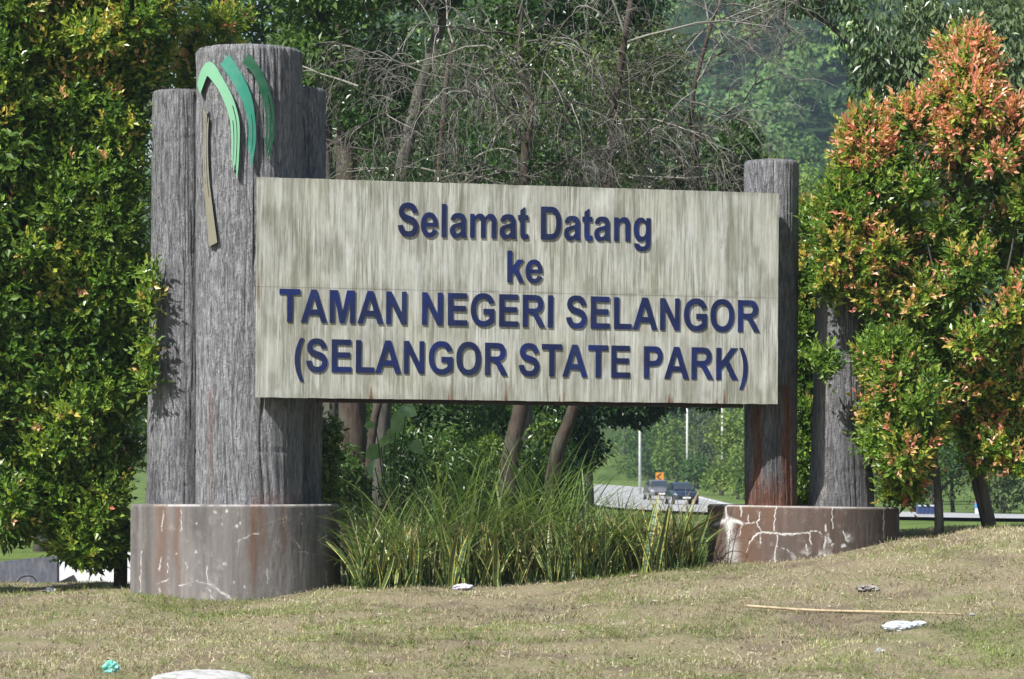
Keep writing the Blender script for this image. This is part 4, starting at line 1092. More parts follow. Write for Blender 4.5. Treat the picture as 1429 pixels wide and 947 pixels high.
bare_tree([(765, None, 44), (785, 620, 44), (850, 480, 44), (950, 370, 44), (975, 260, 44), (965, 150, 44), (985, 60, 44), (1010, -20, 44)], .07, .025,
          [S(970, 200, 30, 1.5, .1, 44), S(970, 180, 140, 1.3, .2, 44), S(968, 120, 60, 1.3, .1, 44), S(975, 90, 20, 1.6, .1, 44), S(990, 40, 110, 1.2, .1, 44), S(1000, 10, 10, 1.6, .1, 44), S(975, 260, 10, 1.2, .2, 44), S(972, 250, 170, 1.2, .2, 44), S(980, 290, 50, 1.0, .2, 44)],
          'thin leafless tree at the right of the tangle against the hazy hill', 33)
bare_tree([(512, None, 44.5), (520, 600, 44.5), (570, 420, 44.5), (610, 250, 44.5), (622, 120, 44.5), (632, 60, 44.5)], .07, .035,
          [S(612, 250, 20, 1.3, .3, 44.5), S(612, 240, 160, 1.4, .3, 44.5), S(618, 170, 130, 1.5, .3, 44.5), S(620, 150, 40, 1.4, .4, 44.5), S(625, 110, 170, 1.7, .3, 44.5), S(628, 90, 10, 1.4, .5, 44.5), S(632, 60, 100, 1.3, .2, 44.5), S(560, 150, 200, 1.3, .3, 44.5), S(520, 210, 170, 1.2, .2, 44.5), S(500, 120, 150, 1.2, .4, 44.5), S(540, 250, 80, 1.0, .3, 44.5)],
          'leafless twiggy tree left of the middle above the panel', 34, leaves=2200)

# ------------------------------------------------------------------ roadside trees, far side of the road
rng = np.random.RandomState(40)
def road_tree(px, py_mid, rx, ry, d, c0, c1, label, n=1500, leaf=.30):
    wood_tree(px, d, [(px, py_mid, rx, ry, 26)], n, leaf, c0, c1, label, None, .18, .3, M_BARKG, 'roadside_tree', .45, 'trees beyond the road', M_FAR, True, .6)
YG0, YG1 = (.10, .16, .03), (.22, .29, .06)
road_tree(832, 600, 38, 66, 300, DK0, MD1, 'dark green tree where the distant road disappears to the left')
road_tree(905, 622, 46, 58, 285, MD0, MD1, 'rounded blue-green tree behind the nearest white lamp pole', 1800)
road_tree(945, 626, 38, 52, 268, YG0, YG1, 'yellow-green tree behind the orange chevron board', 1700)
road_tree(990, 612, 42, 70, 262, OL0, OL1, 'grey-brown thin tree between the two right lamp poles', 1700)
road_tree(1028, 625, 36, 72, 190, YG0, YG1, 'bright feathery green tree on the bank left of the slim post', 2200, .24)
road_tree(1075, 560, 50, 100, 240, MD0, MD1, 'tall green tree beyond the road behind the slim post', 2000)
road_tree(1150, 560, 60, 110, 210, MD0, MD1, 'tall green tree beyond the road behind the thick short pillar', 2400)
road_tree(870, 640, 34, 40, 292, MD0, YG1, 'light green bush beside the far left end of the visible road', 1400)
road_tree(1006, 668, 26, 24, 205, YG0, YG1, 'low bright bush on the verge right of the cars', 1100, .22)
road_tree(1050, 660, 34, 34, 185, MD0, YG1, 'low bush on the verge behind the slim post', 1300, .22)
road_tree(972, 655, 26, 26, 240, MD0, YG1, 'low green bush on the verge between the lamp poles', 1100, .25)
road_tree(870, 520, 60, 60, 290, MD0, MD1, 'tall dark tree rising behind the panel beyond the road', 1800)
road_tree(960, 480, 80, 80, 300, DK0, MD1, 'broad tree rising behind the panel beyond the curve', 1800)
road_tree(1085, 270, 52, 60, 160, YG0, YG1, 'light green bushy crown right behind the top of the slim post', 3200, .22)
road_tree(1145, 330, 50, 90, 170, MD0, YG1, 'light green crown in the gap right of the slim post', 3000, .22)
for i, (px, py, rx, ry, d, lab) in enumerate(((1215, 640, 50, 65, 118, 'dark shrubby tree across the road beside the thick pillar'), (1275, 655, 50, 52, 121, 'green shrubby tree across the road above the blue crate'),
        (1330, 640, 50, 65, 124, 'pale shrubby tree across the road between the right-hand trunks'), (1400, 650, 55, 58, 120, 'green shrubby tree across the road behind the striped drum'), (1465, 630, 50, 75, 122, 'shrubby tree across the road at the right edge'),
        (1300, 520, 90, 90, 140, 'tall tree across the road behind the slender young tree'), (1400, 500, 90, 110, 142, 'tall tree across the road behind the cone-shaped tree'))):
    wood_tree(px, d, [(px, py, rx, ry, 26)], 2600, .17, DK0 if i % 2 else MD0, MD1 if i % 3 else OL1, lab, None, .1, .3, M_BARKG, 'roadside_tree', .45, 'trees beyond the road', M_FAR, True, .6)

# far hillside forest, one hazy mass
rng = np.random.RandomState(50)
nc = 620
hx = rng.uniform(-70, 105, nc); hy = 292 + 185 * rng.random(nc)
hz = ground_z(hx, hy)
lum = []; cols = []
for i in range(nc):
    r = 2.2 + 4.6 * rng.random() ** 1.5
    for q in range(4):
        u = rng.normal(size=3) * .45 * r
        lum.append((hx[i] + u[0], hy[i] + u[1] * .6, hz[i] + r * .9 + abs(u[2]) * 1.5, r * .5, r * .5, r * .42))
mbh = MB()
p, nrm, k = lump_points(rng, lum[::1][:1], 10, .5)
L = np.array(lum); k = rng.choice(len(L), 120000); dd = rand_dir(rng, len(k)); dd[:, 2] = np.abs(dd[:, 2]) * 1.0 - .25 * (rng.random(len(k)) < .4)
dd[:, 1] = np.where(rng.random(len(k)) < .8, -np.abs(dd[:, 1]), dd[:, 1])
p = L[k, :3] + dd * L[k, 3:6] * (.7 + .35 * rng.random((len(k), 1)))
crown_t = rng.random(nc)[k // 4][:, None]; crown_y = (rng.random(nc) < .3)[k // 4][:, None]
col = np.array((.028, .072, .026)) * (1 - crown_t) + np.array((.12, .21, .06)) * crown_t
col = np.where(crown_y, col * np.array((1.7, 1.5, 1.1)), col) * (.7 + .6 * rng.random((len(k), 1)))
hn = unit(dd + .32 * rand_dir(rng, len(k)))
mbh.add(*_vqc(leaf_geo(p, np.cross(hn, rand_dir(rng, len(k))), hn, .95, .75, col, simple=True)))
tag(put('hillside_forest', mbh, M_FAR), 'hazy bluish jungle covering the steep hillside far behind', 'forest', kind='stuff')

# ------------------------------------------------------------------ mown grass, tall grass, variegated plants
rng = np.random.RandomState(60)
n = 190000
yy = 23.2 + 16.5 * rng.random(n) ** .9; xx = (rng.random(n) - .5) * 2 * (yy * .178 + .3)
pn = fbm(xx * .55 + 4, yy * .4, 61, 3); pf = fbm(xx * 2.2, yy * 1.6, 62, 3)
dens = rng.random(n) < np.clip(.25 + (pf - .36) * 3.2, .06, 1)
inl = np.hypot(xx - pl[0], yy - pl[1]) > 1.22; inr = np.hypot(xx - pr[0], yy - pr[1]) > 1.18
k = dens & inl & inr; xx, yy, pn, pf = xx[k], yy[k], pn[k], pf[k]; n = len(xx)
zz = ground_z(xx, yy)
a = rng.random(n) * 2 * np.pi; el = np.abs(rng.normal(size=n)) * .5 + .12
ax = np.stack([np.cos(a) * np.cos(el), np.sin(a) * np.cos(el), np.sin(el)], 1)
g = np.clip((pn * .5 + pf * .5 - .50) * 6 + rng.normal(size=n) * .28, 0, 1)[:, None]
straw = np.array((.285, .25, .172)) + rng.random((n, 1)) * np.array((.24, .215, .16))
brown = np.array((.13, .09, .05)) + rng.random((n, 1)) * .06
straw = np.where(rng.random((n, 1)) < .22, brown, straw)
grn = np.array((.10, .14, .035)) + rng.random((n, 1)) * np.array((.15, .17, .055))
ln = (.025 + .05 * rng.random(n)) * (1 + .8 * (g[:, 0] > .8) * rng.random(n))
mb = MB(); mb.add(*_vqc(leaf_geo(np.stack([xx, yy, zz - .004], 1), ax, np.tile((0, 0, 1.), (n, 1)) + rng.normal(size=(n, 3)) * .2, ln, .004 + .005 * rng.random(n), (straw * (1 - g) + grn * g) * np.clip(.2 + 1.6 * fbm(xx * .9 + 2, yy * .7, 67, 3), .5, 1.4)[:, None], simple=True)))
nd = 2600; yd = 23.4 + 13 * rng.random(nd); xd = (rng.random(nd) - .5) * 2 * (yd * .178 + .2)
kd = (np.hypot(xd - pl[0], yd - pl[1]) > 1.25) & (np.hypot(xd - pr[0], yd - pr[1]) > 1.2); xd, yd = xd[kd], yd[kd]; nd = len(xd)
ad = rng.random(nd) * 6.283; axd = np.stack([np.cos(ad), np.sin(ad), .25 * rng.normal(size=nd)], 1)
cd = np.where(rng.random((nd, 1)) < .6, np.array((.085, .05, .03)) + rng.random((nd, 1)) * .05, np.array((.42, .37, .27)) + rng.random((nd, 1)) * .12)
mb.add(*_vqc(leaf_geo(np.stack([xd, yd, ground_z(xd, yd) + .018], 1), axd, np.tile((0, 0, 1.), (nd, 1)) + rng.normal(size=(nd, 3)) * .5, .03 + .06 * rng.random(nd) ** 2, .006 + .022 * rng.random(nd) ** 2, cd, simple=True)))
nt_ = 5200; ty = 23.4 + 13 * rng.random(nt_); tx = (rng.random(nt_) - .5) * 2 * (ty * .178 + .3)
kk = (np.hypot(tx - pl[0], ty - pl[1]) > 1.25) & (np.hypot(tx - pr[0], ty - pr[1]) > 1.2) & (rng.random(nt_) < np.clip((fbm(tx * .8, ty * .7, 66, 3) - .35) * 3.5, .05, 1)); tx, ty = tx[kk], ty[kk]
tx = np.repeat(tx, 7) + rng.normal(size=len(tx) * 7) * .02; ty = np.repeat(ty, 7) + rng.normal(size=len(ty) * 7) * .02; n = len(tx)
a = rng.random(n) * 2 * np.pi; el = .35 + .8 * rng.random(n); ax = np.stack([np.cos(a) * np.cos(el), np.sin(a) * np.cos(el), np.sin(el)], 1)
g = (np.repeat(rng.random(n // 7), 7) < .33)[:, None]
col = np.where(g, np.array((.11, .15, .04)) + rng.random((n, 1)) * np.array((.12, .14, .05)), np.array((.28, .23, .13)) + rng.random((n, 1)) * np.array((.22, .19, .13)))
mb.add(*_vqc(leaf_geo(np.stack([tx, ty, ground_z(tx, ty) - .004], 1), ax, np.tile((0, 0, 1.), (n, 1)) + rng.normal(size=(n, 3)) * .2, (.035 + .055 * rng.random(n)) * np.where(g[:, 0], 1.3, 1), .006, col, simple=True)))
tag(put('mown_grass', mb, M_GRASS), 'short dry mown grass over the sloping foreground', 'grass', kind='stuff')

def blades(rng, x, y, h, lean, w, col0, col1, nseg=6, curl=1.0):
    """long arching blades as ribbons"""
    n = len(x); z = ground_z(x, y) - .02
    a = rng.random(n) * 2 * np.pi; hd = np.stack([np.cos(a), np.sin(a), 0 * a], 1)
    sd = np.stack([-np.sin(a), np.cos(a), 0 * a], 1)
    face = rng.random(n) * np.pi; sdv = sd * np.cos(face)[:, None] + hd * np.sin(face)[:, None] * .6
    V = []; C = []
    t_ = rng.random((n, 1)); col = np.array(col0) * (1 - t_) + np.array(col1) * t_
    for s in range(nseg + 1):
        f = s / nseg
        out = lean * (f ** 1.6) * h; up = h * (f - .38 * curl * lean * f ** 3)
        c = np.stack([x, y, z], 1) + hd * out[:, None] + np.array((0, 0, 1.)) * up[:, None]
        ww = (w * (1 - f ** 2.2) * .5 + .0008)[:, None]
        V += [c - sdv * ww, c + sdv * ww]
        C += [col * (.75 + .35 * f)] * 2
    V = np.stack(V, 1); C = np.stack(C, 1); m = 2 * (nseg + 1)
    q = np.array([[2 * s, 2 * s + 1, 2 * s + 3, 2 * s + 2] for s in range(nseg)])
    Q = (np.arange(n)[:, None, None] * m + q[None]).reshape(-1, 4)
    return V.reshape(-1, 3), Q, None, C.reshape(-1, 3)
mb = MB()
dsign = lambda q: 33.9 + 1.5 * (q - 357.0) / 728.0
n = 2300
cxs = rng.uniform(505, 965, 110); ci = rng.randint(0, 110, n)
pxg = cxs[ci] + rng.normal(size=n) * 9; yg = dsign(pxg) - .12 + 1.1 * (np.abs(np.sin(cxs * 12.9898)))[ci] + rng.normal(size=n) * .08
xg = (pxg - CX) / F * yg
prof_h = np.interp(pxg, [470, 540, 610, 660, 720, 780, 850, 900, 960, 995], [.9, 1.45, 2.0, 2.05, 2.15, 1.9, 1.2, .95, .95, .6])
hg = prof_h * (.35 + .78 * rng.random(n) ** .75)
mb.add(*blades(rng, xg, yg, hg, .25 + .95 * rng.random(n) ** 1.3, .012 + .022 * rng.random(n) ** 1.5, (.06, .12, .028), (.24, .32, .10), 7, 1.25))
n = 800
pxg = rng.uniform(495, 970, n); yg = dsign(pxg) + rng.uniform(-.1, 1.2, n); xg = (pxg - CX) / F * yg
mb.add(*blades(rng, xg, yg, (.5 + .9 * rng.random(n)), .3 + .7 * rng.random(n), .008 + .006 * rng.random(n), (.26, .22, .11), (.42, .36, .2)))
n = 1300                                                     # low weeds round the foot
pxg = rng.uniform(480, 982, n); yg = dsign(pxg) + rng.uniform(-.25, 1.3, n); xg = (pxg - CX) / F * yg
mb.add(*blades(rng, xg, yg, (.12 + .30 * rng.random(n)), .3 + .6 * rng.random(n), .012 + .010 * rng.random(n), (.025, .05, .012), (.09, .14, .03)))
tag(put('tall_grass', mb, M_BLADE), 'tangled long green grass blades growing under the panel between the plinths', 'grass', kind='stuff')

# variegated sword-leaved plants
def mat_sword():
    t = NT('yellow_edged_sword_leaf'); u = t.sep(t.attr().outputs['Color'])
    band = t.noise(t.pos((2, 2, 26)), 2, 3)
    c = t.ramp(band, [(.35, (.035, .075, .025)), (.65, (.085, .145, .05))])
    c = t.mix(t.ramp(u[0], [(.55, 0.), (.7, 1.)]), c, (.46, .42, .10))
    c = t.mix(t.math('MULTIPLY', u[1], t.ramp(t.noise(t.pos(), 6, 3), [(.45, 0.), (.6, 1.)]), True), c, (.26, .19, .10))
    return t.fin(c, .45, .4)
M_SWORD = mat_sword()
def sword_mesh(rng, h, w, lean, tw):
    ns = 7; V = []; C = []
    for s in range(ns + 1):
        f = s / ns; ww = w * (.55 + .9 * f - 1.45 * f ** 3) * .5 + .001
        c = np.array((lean * h * f ** 1.7, 0, h * (f - .15 * lean * f ** 2))); an = tw * f
        sd = np.array((math.sin(an) * .7, math.cos(an), 0)); nr = np.array((math.cos(an), -math.sin(an), 0)) * .25 * ww
        for e, off in ((-1, 1), (-.55, .15), (0, -.35), (.55, .15), (1, 1)):
            V.append(c + sd * ww * e + nr * off); C.append((abs(e) * 1.0 if abs(e) > .6 else abs(e) * .6, 1 if f > .8 else .1, 0))
    Q = [(s * 5 + j, s * 5 + j + 1, s * 5 + j + 6, s * 5 + j + 5) for s in range(ns) for j in range(4)]
    me = MB().add(V, Q, None, np.array(C)).mesh('sword_leaf', smooth=True); me.materials.append(M_SWORD); return me
rng = np.random.RandomState(70)
sword = [sword_mesh(rng, 1.0, .10 + .04 * rng.rand(), .12 + .5 * rng.rand(), rng.normal() * 1.2) for _ in range(8)]
spots = []
for i in range(26):
    px = 496 + i * 18.5 + rng.normal() * 5; spots.append((px, dsign(px) - .22 + .3 * rng.rand() + (.2 if i % 3 == 0 else 0)))
for i, (px, d) in enumerate(spots):
    x = (px - CX) / F * d
    ords = 'first second third fourth fifth sixth seventh eighth ninth tenth eleventh twelfth thirteenth'.split()
    where = ords[i] + ' from the left plinth' if i < 13 else ords[25 - i] + ' from the right plinth'
    o = thing('sword_leaf_plant', (x, d, float(ground_z(x, d)) - .02), 'yellow-edged sword-leaved plant in the front row under the panel, ' + where, 'plant', 'sword-leaved plants in front of the long grass')
    for q in range(7):
        lf_ = bpy.data.objects.new('leaf', sword[rng.randint(8)]); COL.objects.link(lf_); lf_.parent = o
        hh = (.40 + .42 * rng.rand()) * (1.25 if 880 < px < 975 else 1)
        lf_.location = (rng.normal() * .06, rng.normal() * .06, 0); lf_.rotation_euler = (rng.normal() * .12, rng.normal() * .12, rng.rand() * 6.28); lf_.scale = (hh, hh * .9, hh)

# broad-leaved aroid behind the left trunk
def broad_leaf_mesh():
    V = []; C = []; n = 12
    prof = [(0, 0), (.12, .32), (.3, .46), (.5, .44), (.7, .33), (.88, .16), (1, 0)]
    for (x, w) in prof:
        V += [(x, -w, .10 * w - .25 * x * x), (x, 0, -.25 * x * x - .02), (x, w, .10 * w - .25 * x * x)]
    Q = [(i * 3 + j, i * 3 + j + 1, i * 3 + j + 4, i * 3 + j + 3) for i in range(6) for j in range(2)]
    me = MB().add(V, Q, None, np.tile((.30, .44, .24), (21, 1))).mesh('broad_leaf', smooth=True); me.materials.append(M_LEAF); return me
bl = broad_leaf_mesh()
x0 = P(545, 0, 38.4); o = thing('broad_leaf_plant', (x0[0], 38.4, float(ground_z(x0[0], 38.4))), 'plant with a few large pale broad leaves beside the dark trunk under the panel', 'plant')
rng = np.random.RandomState(71)
mb = MB(); 
for (px, py, s, rz_, ry_) in ((566, 580, .30, 200, 40), (552, 598, .20, 170, 60), (558, 568, .24, -20, 20), (532, 624, .24, 170, 30), (520, 640, .26, 250, 60), (545, 612, .22, 190, 20), (524, 592, .16, 150, 0), (575, 615, .2, -30, 50), (505, 665, .2, 210, 40)):
    lf_ = bpy.data.objects.new('leaf', bl); COL.objects.link(lf_); lf_.parent = o
    w_ = P(px, py, 38.0 + .5 * rng.rand()); lf_.location = tuple(w_ - np.array(o.location))
    lf_.rotation_euler = (rng.normal() * .25 + .95, R(ry_), R(rz_ if abs(rz_) < 90 else rz_)); lf_.scale = (s,) * 3
    mb.tube(catmull([np.array((x0[0], 38.4, o.location.z)), (np.array((x0[0], 38.4, o.location.z)) + w_) / 2 + np.array((0, 0, .25)), w_], 8), .008, 5)
t = NT('green_stalk'); M_STALK = t.fin(t.ramp(t.noise(t.geo(), 8, 3), [(.3, (.05, .09, .02)), (.7, (.10, .15, .04))]), .5, .3)
put('stalks', mb, M_STALK, o, smooth=True, kind='stuff')
# small leafy undershrubs behind the long grass
rng = np.random.RandomState(72)
for (px, d, top, hw, c0, c1, lab) in ((456, 39.0, 590, 26, MD0, YG1, 'leafy undershrub close to the rear log pillar under the panel'), (540, 47, 600, 36, MD0, MD1, 'dark undershrub right of the dark trunk under the panel'),
        (615, 46, 600, 45, MD0, YG1, 'bright-leaved undershrub left of the leaning trunks'), (685, 46.5, 620, 32, MD0, YG1, 'undershrub hugging the foot of the middle leaning trunk'), (758, 46.5, 590, 36, MD0, YG1, 'light green undershrub between the leaning trunks'),         (480, 44, 640, 40, DK0, MD1, 'dark undershrub at the foot of the thick brown trunk'), (565, 44, 620, 40, DK0, DK1, 'shaded undershrub behind the broad pale leaves'), (650, 44, 630, 40, DK0, MD1, 'shaded undershrub just left of the middle leaning trunk'), (730, 45, 625, 40, DK0, DK1, 'shaded undershrub right of the middle leaning trunk'), (785, 45, 625, 34, DK0, DK1, 'shaded undershrub right of the second leaning trunk')):
    x = P(px, 0, d)[0]; z = float(ground_z(x, d)); o = plant_tree('undershrub', (x, d, z), lab, 'shrub', 'undershrubs behind the long grass')
    lums = column_lumps(rng, [(top, px - hw * .6, px + hw * .6), (650, px - hw, px + hw), (720, px - hw, px + hw)], d, .35, 16, .12, .24)
    mb = MB()
    for q in range(4): mb.tube(trunk_path(rng, (x, d, z), np.array(lums[q][:3]), 6, .03), np.linspace(.015, .005, 6), 5)
    put('stems', mb, M_BARK, o, smooth=True, kind='stuff')
    put('foliage', leaf_crown(rng, lums, 2200, .09, c0, c1, False, .3, .3), M_LEAF, o, kind='stuff')

# ------------------------------------------------------------------ street furniture and cars far off
t = NT('galvanised_white_steel'); M_POLE = t.fin(t.ramp(t.noise(t.geo(), 2, 3), [(.3, .55), (.7, .7)]), .45, .5)
t = NT('lamp_glass'); M_LAMP = t.fin((.75, .75, .7), .3, .5)
def road_z(d): return float(np.interp(d, RO_Y, RO_Z))
for (px, d, side, lab) in ((893, 205, 1, 'white street lamp pole nearest the middle of the road view'), (959, 250, -1, 'white street lamp pole behind the two cars'), (1008, 225, -1, 'white street lamp pole just left of the slim post')):
    x = P(px, 0, d)[0]; z = float(ground_z(x, d)) - .1
    o = thing('street_lamp', (x, d, z), lab, 'street lamp', 'street lamps along the far road')
    h = 10.0
    put('pole', MB().tube([(x, d, z), (x, d, z + 5), (x, d, z + h)], [.10, .085, .06], 10), M_POLE, o, smooth=True)
    put('arm', MB().tube(catmull([(x, d, z + h - .1), (x + side * .5, d, z + h + .35), (x + side * 1.8, d, z + h + .5)], 8), .05, 8), M_POLE, o, smooth=True)
    put('lamp_head', MB().box((min(x + side * 1.7, x + side * 2.4), d - .15, z + h + .42), (max(x + side * 1.7, x + side * 2.4), d + .15, z + h + .56)), M_LAMP, o)
# chevron board
t = NT('orange_sign_sheet'); M_OR = t.fin(t.ramp(t.noise(t.geo(), 5, 3), [(.3, (.46, .18, .02)), (.7, (.55, .24, .03))]), .4, .4)
t = NT('black_sign_sheet'); M_BK = t.fin((.012, .012, .012), .4, .4)
c = P(920.5, 665, 215); zb = float(ground_z(c[0], 215)) - .05
o = thing('chevron_board', (c[0], 215, zb), 'orange board with a black left-pointing chevron beyond the cars', 'road sign')
put('post', MB().tube([(c[0], 215, zb), (c[0], 215, c[2])], .04, 8), M_POLE, o)
put('board', MB().box((c[0] - .29, 214.9, c[2] - .30), (c[0] + .29, 214.94, c[2] + .30)), M_OR, o)
V = [(.18, -.28), (-.16, 0), (.18, .28), (.02, .28), (-.30, 0), (.02, -.28)]
V3 = [(c[0] + a * .8, 214.88, c[2] + b * .8) for a, b in V]; V3 += [(c[0] + a * .8, 214.899, c[2] + b * .8) for a, b in V]
put('chevron', MB().add(V3, [(0, 1, 4, 5), (1, 2, 3, 4)] + [(i, (i + 1) % 6, 6 + (i + 1) % 6, 6 + i) for i in range(6)]), M_BK, o)

def car_paint(name, col):
    t = NT(name); m = t.fin(col, .28, .5); t.b.inputs['Coat Weight'].default_value = .6; t.b.inputs['Metallic'].default_value = .25; return m
t = NT('dark_car_glass'); M_GLASS = t.fin((.03, .04, .05), .06, .6)
t = NT('black_rubber'); M_RUB = t.fin((.015, .015, .015), .8, .2)
t = NT('wheel_alloy'); M_RIM = t.fin((.4, .4, .42), .35, .5)
t = NT('headlamp_lens'); M_HEAD = t.fin((.8, .82, .85), .12, .6)
t = NT('plate_white'); M_PLATE = t.fin((.7, .7, .7), .5, .3)
def make_car(px, d, yaw, paint, label):
    x = P(px, 0, d)[0]; o = thing('car', (x, d, road_z(d) + .005), label, 'car', 'cars on the distant road')
    o.rotation_euler = (0, 0, R(yaw)); o.scale = (.83, .83, .83)
    # stations along the length (front at -y): y, lower z, belt z, half width
    st = [(-2.08, .34, .62, .62), (-2.0, .24, .72, .76), (-1.7, .2, .80, .83), (-1.0, .18, .90, .85), (-.3, .18, .95, .86), (.8, .18, .96, .86), (1.6, .2, .98, .84), (1.95, .26, .95, .78), (2.05, .36, .85, .66)]
    V = []; k = 10
    for (y, z0, z1, w) in st:
        for (a, b) in ((-1, .15), (-1.0, .45), (-.97, .8), (-.88, .97), (-.45, 1.03), (.45, 1.03), (.88, .97), (.97, .8), (1, .45), (1, .15)):
            V.append((a * w, y, z0 + (z1 - z0) * b))
    Q = [(i * k + j, i * k + j + 1, (i + 1) * k + j + 1, (i + 1) * k + j) for i in range(len(st) - 1) for j in range(k - 1)]
    Q += [(i * k + k - 1, i * k, (i + 1) * k, (i + 1) * k + k - 1) for i in range(len(st) - 1)]
    T = [(0, j + 1, j) for j in range(1, k - 1)]; e = (len(st) - 1) * k; T += [(e, e + j, e + j + 1) for j in range(1, k - 1)]
    body = put('body', MB().add(V, Q, T), paint, o, smooth=True, local=True)
    cab = [(-1.05, .90, .92, .76, .70), (-.35, .92, 1.36, .78, .60), (.0, .93, 1.43, .78, .61), (.9, .93, 1.42, .78, .61), (1.45, .94, 1.30, .77, .60), (1.85, .95, .98, .74, .62)]
    V = []
    for (y, z0, z1, w0, w1) in cab:
        for (s, z, w) in ((-1, z0, w0), (-1, z1 - .06, w1), (-1, z1, w1 - .1), (1, z1, w1 - .1), (1, z1 - .06, w1), (1, z0, w0)): V.append((s * w, y, z))
    Q = [(i * 6 + j, i * 6 + j + 1, i * 6 + j + 7, i * 6 + j + 6) for i in range(5) for j in range(5)]
    put('roof', MB().add(V, Q), paint, o, smooth=False, local=True)
    wz = lambda t_, w: (w, -1.05 + .70 * t_ - .015, .92 + .44 * t_ + .02)
    put('windscreen', MB().add([wz(.08, -.70), wz(.08, .70), wz(.93, .52), wz(.93, -.52)], [(0, 1, 2, 3)]), M_GLASS, o, local=True)
    for s in (-1, 1):
        put('side_window', MB().add([(s * .785, -.75, .98), (s * .785, 1.35, 1.0), (s * .66, 1.15, 1.30), (s * .64, -.22, 1.33)], [(0, 1, 2, 3)]), M_GLASS, o, local=True)
        put('headlight', MB().add([(s * .52, -2.045, .58), (s * .75, -1.99, .58), (s * .76, -1.92, .71), (s * .50, -2.02, .70), (s * .52, -1.9, .58), (s * .75, -1.85, .58), (s * .76, -1.8, .71), (s * .5, -1.88, .70)], [(0, 1, 2, 3), (3, 2, 6, 7), (1, 5, 6, 2), (0, 3, 7, 4)]), M_HEAD, o, local=True)
        put('door_mirror', MB().box((s * .98 - .09, -.78, .95), (s * .98 + .09, -.70, 1.07)), paint, o, local=True)
        for y in (-1.3, 1.3):
            th = np.arange(18) / 18 * 2 * np.pi
            wh = put('wheel', MB().tube([(s * .68, y, .31), (s * .87, y, .31)], .31, 18), M_RUB, o, smooth=False, local=True)
            put('rim', MB().tube([(s * .86, y, .31), (s * .885, y, .31)], .2, 14), M_RIM, wh, local=True)
    put('grille', MB().box((-.5, -2.10, .30), (.5, -2.02, .52)), M_BK, o, local=True)
    put('number_plate', MB().box((-.25, -2.125, .38), (.25, -2.10, .48)), M_PLATE, o, local=True)
    return o
make_car(951, 162, 6, car_paint('dark_blue_car_paint', (.018, .025, .052)), 'dark blue car approaching on the distant road, the nearer of the two')
make_car(918, 180, 5, car_paint('grey_car_paint', (.16, .15, .17)), 'grey car further back on the distant road, left of the blue car')

# drum and crate across the road at the right
t = NT('red_paint'); M_RED = t.fin(t.ramp(t.noise(t.geo(), 6, 3), [(.3, (.38, .03, .03)), (.7, (.5, .06, .05))]), .5, .4)
t = NT('blue_paint'); M_BLUE = t.fin(t.ramp(t.noise(t.geo(), 6, 3), [(.3, (.04, .16, .42)), (.7, (.07, .24, .52))]), .5, .4)
t = NT('pale_paint'); M_PALE = t.fin(t.ramp(t.noise(t.geo(), 6, 3), [(.3, (.35, .42, .48)), (.7, (.5, .56, .6))]), .5, .4)
d = 103.0; c = P(1367, 716.5, d)
o = thing('striped_drum', tuple(c), 'small drum banded red, blue and white beyond the road, beside the forked trunk', 'drum')
s = d / F
zb = c[2]
put('base_band', MB().tube([(c[0], d, zb), (c[0], d, zb + 8 * s)], 6.6 * s, 20), M_PALE, o, smooth=False)
put('middle_band', MB().tube([(c[0], d, zb + 8 * s), (c[0], d, zb + 15 * s)], 6.9 * s, 20), M_BLUE, o)
put('lid', MB().tube([(c[0], d, zb + 15 * s), (c[0], d, zb + 17.5 * s), (c[0], d, zb + 20 * s)], [6.9 * s, 6.4 * s, 3 * s], 20), M_RED, o)
c = P(1292, 717, d); t = NT('navy_plastic'); M_NAVY = t.fin((.03, .045, .13), .45, .4)
o = thing('crate', tuple(c), 'low dark blue crate with a grey lid beyond the road, left of the slender trunk', 'crate')
x, z = c[0], c[2]
mb = MB().box((x - .3, d - .2, z), (x + .34, d + .25, z + .26))
for q in range(5): mb.box((x - .28 + q * .14, d - .225, z + .03), (x - .22 + q * .14, d - .202, z + .23))
put('crate_body', mb, M_NAVY, o); put('crate_lid', MB().box((x - .24, d - .23, z + .262), (x + .36, d + .28, z + .31)), M_PALE, o)

# ------------------------------------------------------------------ low wall at the left edge
def mat_wall(name, a, b):
    t = NT(name); n1 = t.noise(t.geo(), 4, 5, .65); n2 = t.noise(t.geo((1, 1, .3)), 14, 4)
    t.bump(n2, .4, .01); return t.fin(t.mix(t.ramp(n2, [(.5, 0.), (.75, .5)]), t.ramp(n1, [(.3, a), (.7, b)]), tuple(.5 * x + .15 for x in b)), .85, .2)
M_WD = mat_wall('slate_painted_wall', (.05, .055, .07), (.11, .115, .14)); M_WW = mat_wall('whitewashed_wall', (.42, .43, .45), (.66, .67, .69))
wd_ = 39.0
def wall_prism(pa, pb, ya, yb, ba, bb, th):
    a, b = P(pa, ya, wd_ + .6), P(pb, yb, wd_); a2, b2 = P(pa, ba, wd_ + .6), P(pb, bb, wd_)
    V = [a2, b2, b, a]; V += [v + np.array((0, th, 0)) for v in V]
    return MB().add(V, [(0, 1, 2, 3), (5, 4, 7, 6), (3, 2, 6, 7), (1, 5, 6, 2), (4, 0, 3, 7), (4, 5, 1, 0)])
o = thing('low_wall', tuple(P(40, 815, wd_ + .3)), 'low slate-grey wall at the left edge behind the shrubs', 'wall')
put('wall_block', wall_prism(-160, 79.5, 800, 775, 850, 830, .2), M_WD, o)
b_ = thing('low_wall', tuple(P(120, 815, wd_)), 'low whitewashed wall joining the slate-grey one behind the left trunk', 'wall')
wd_ = 38.9
put('wall_block', wall_prism(80.5, 190, 773.5, 771, 830, 830, .2), M_WW, b_)
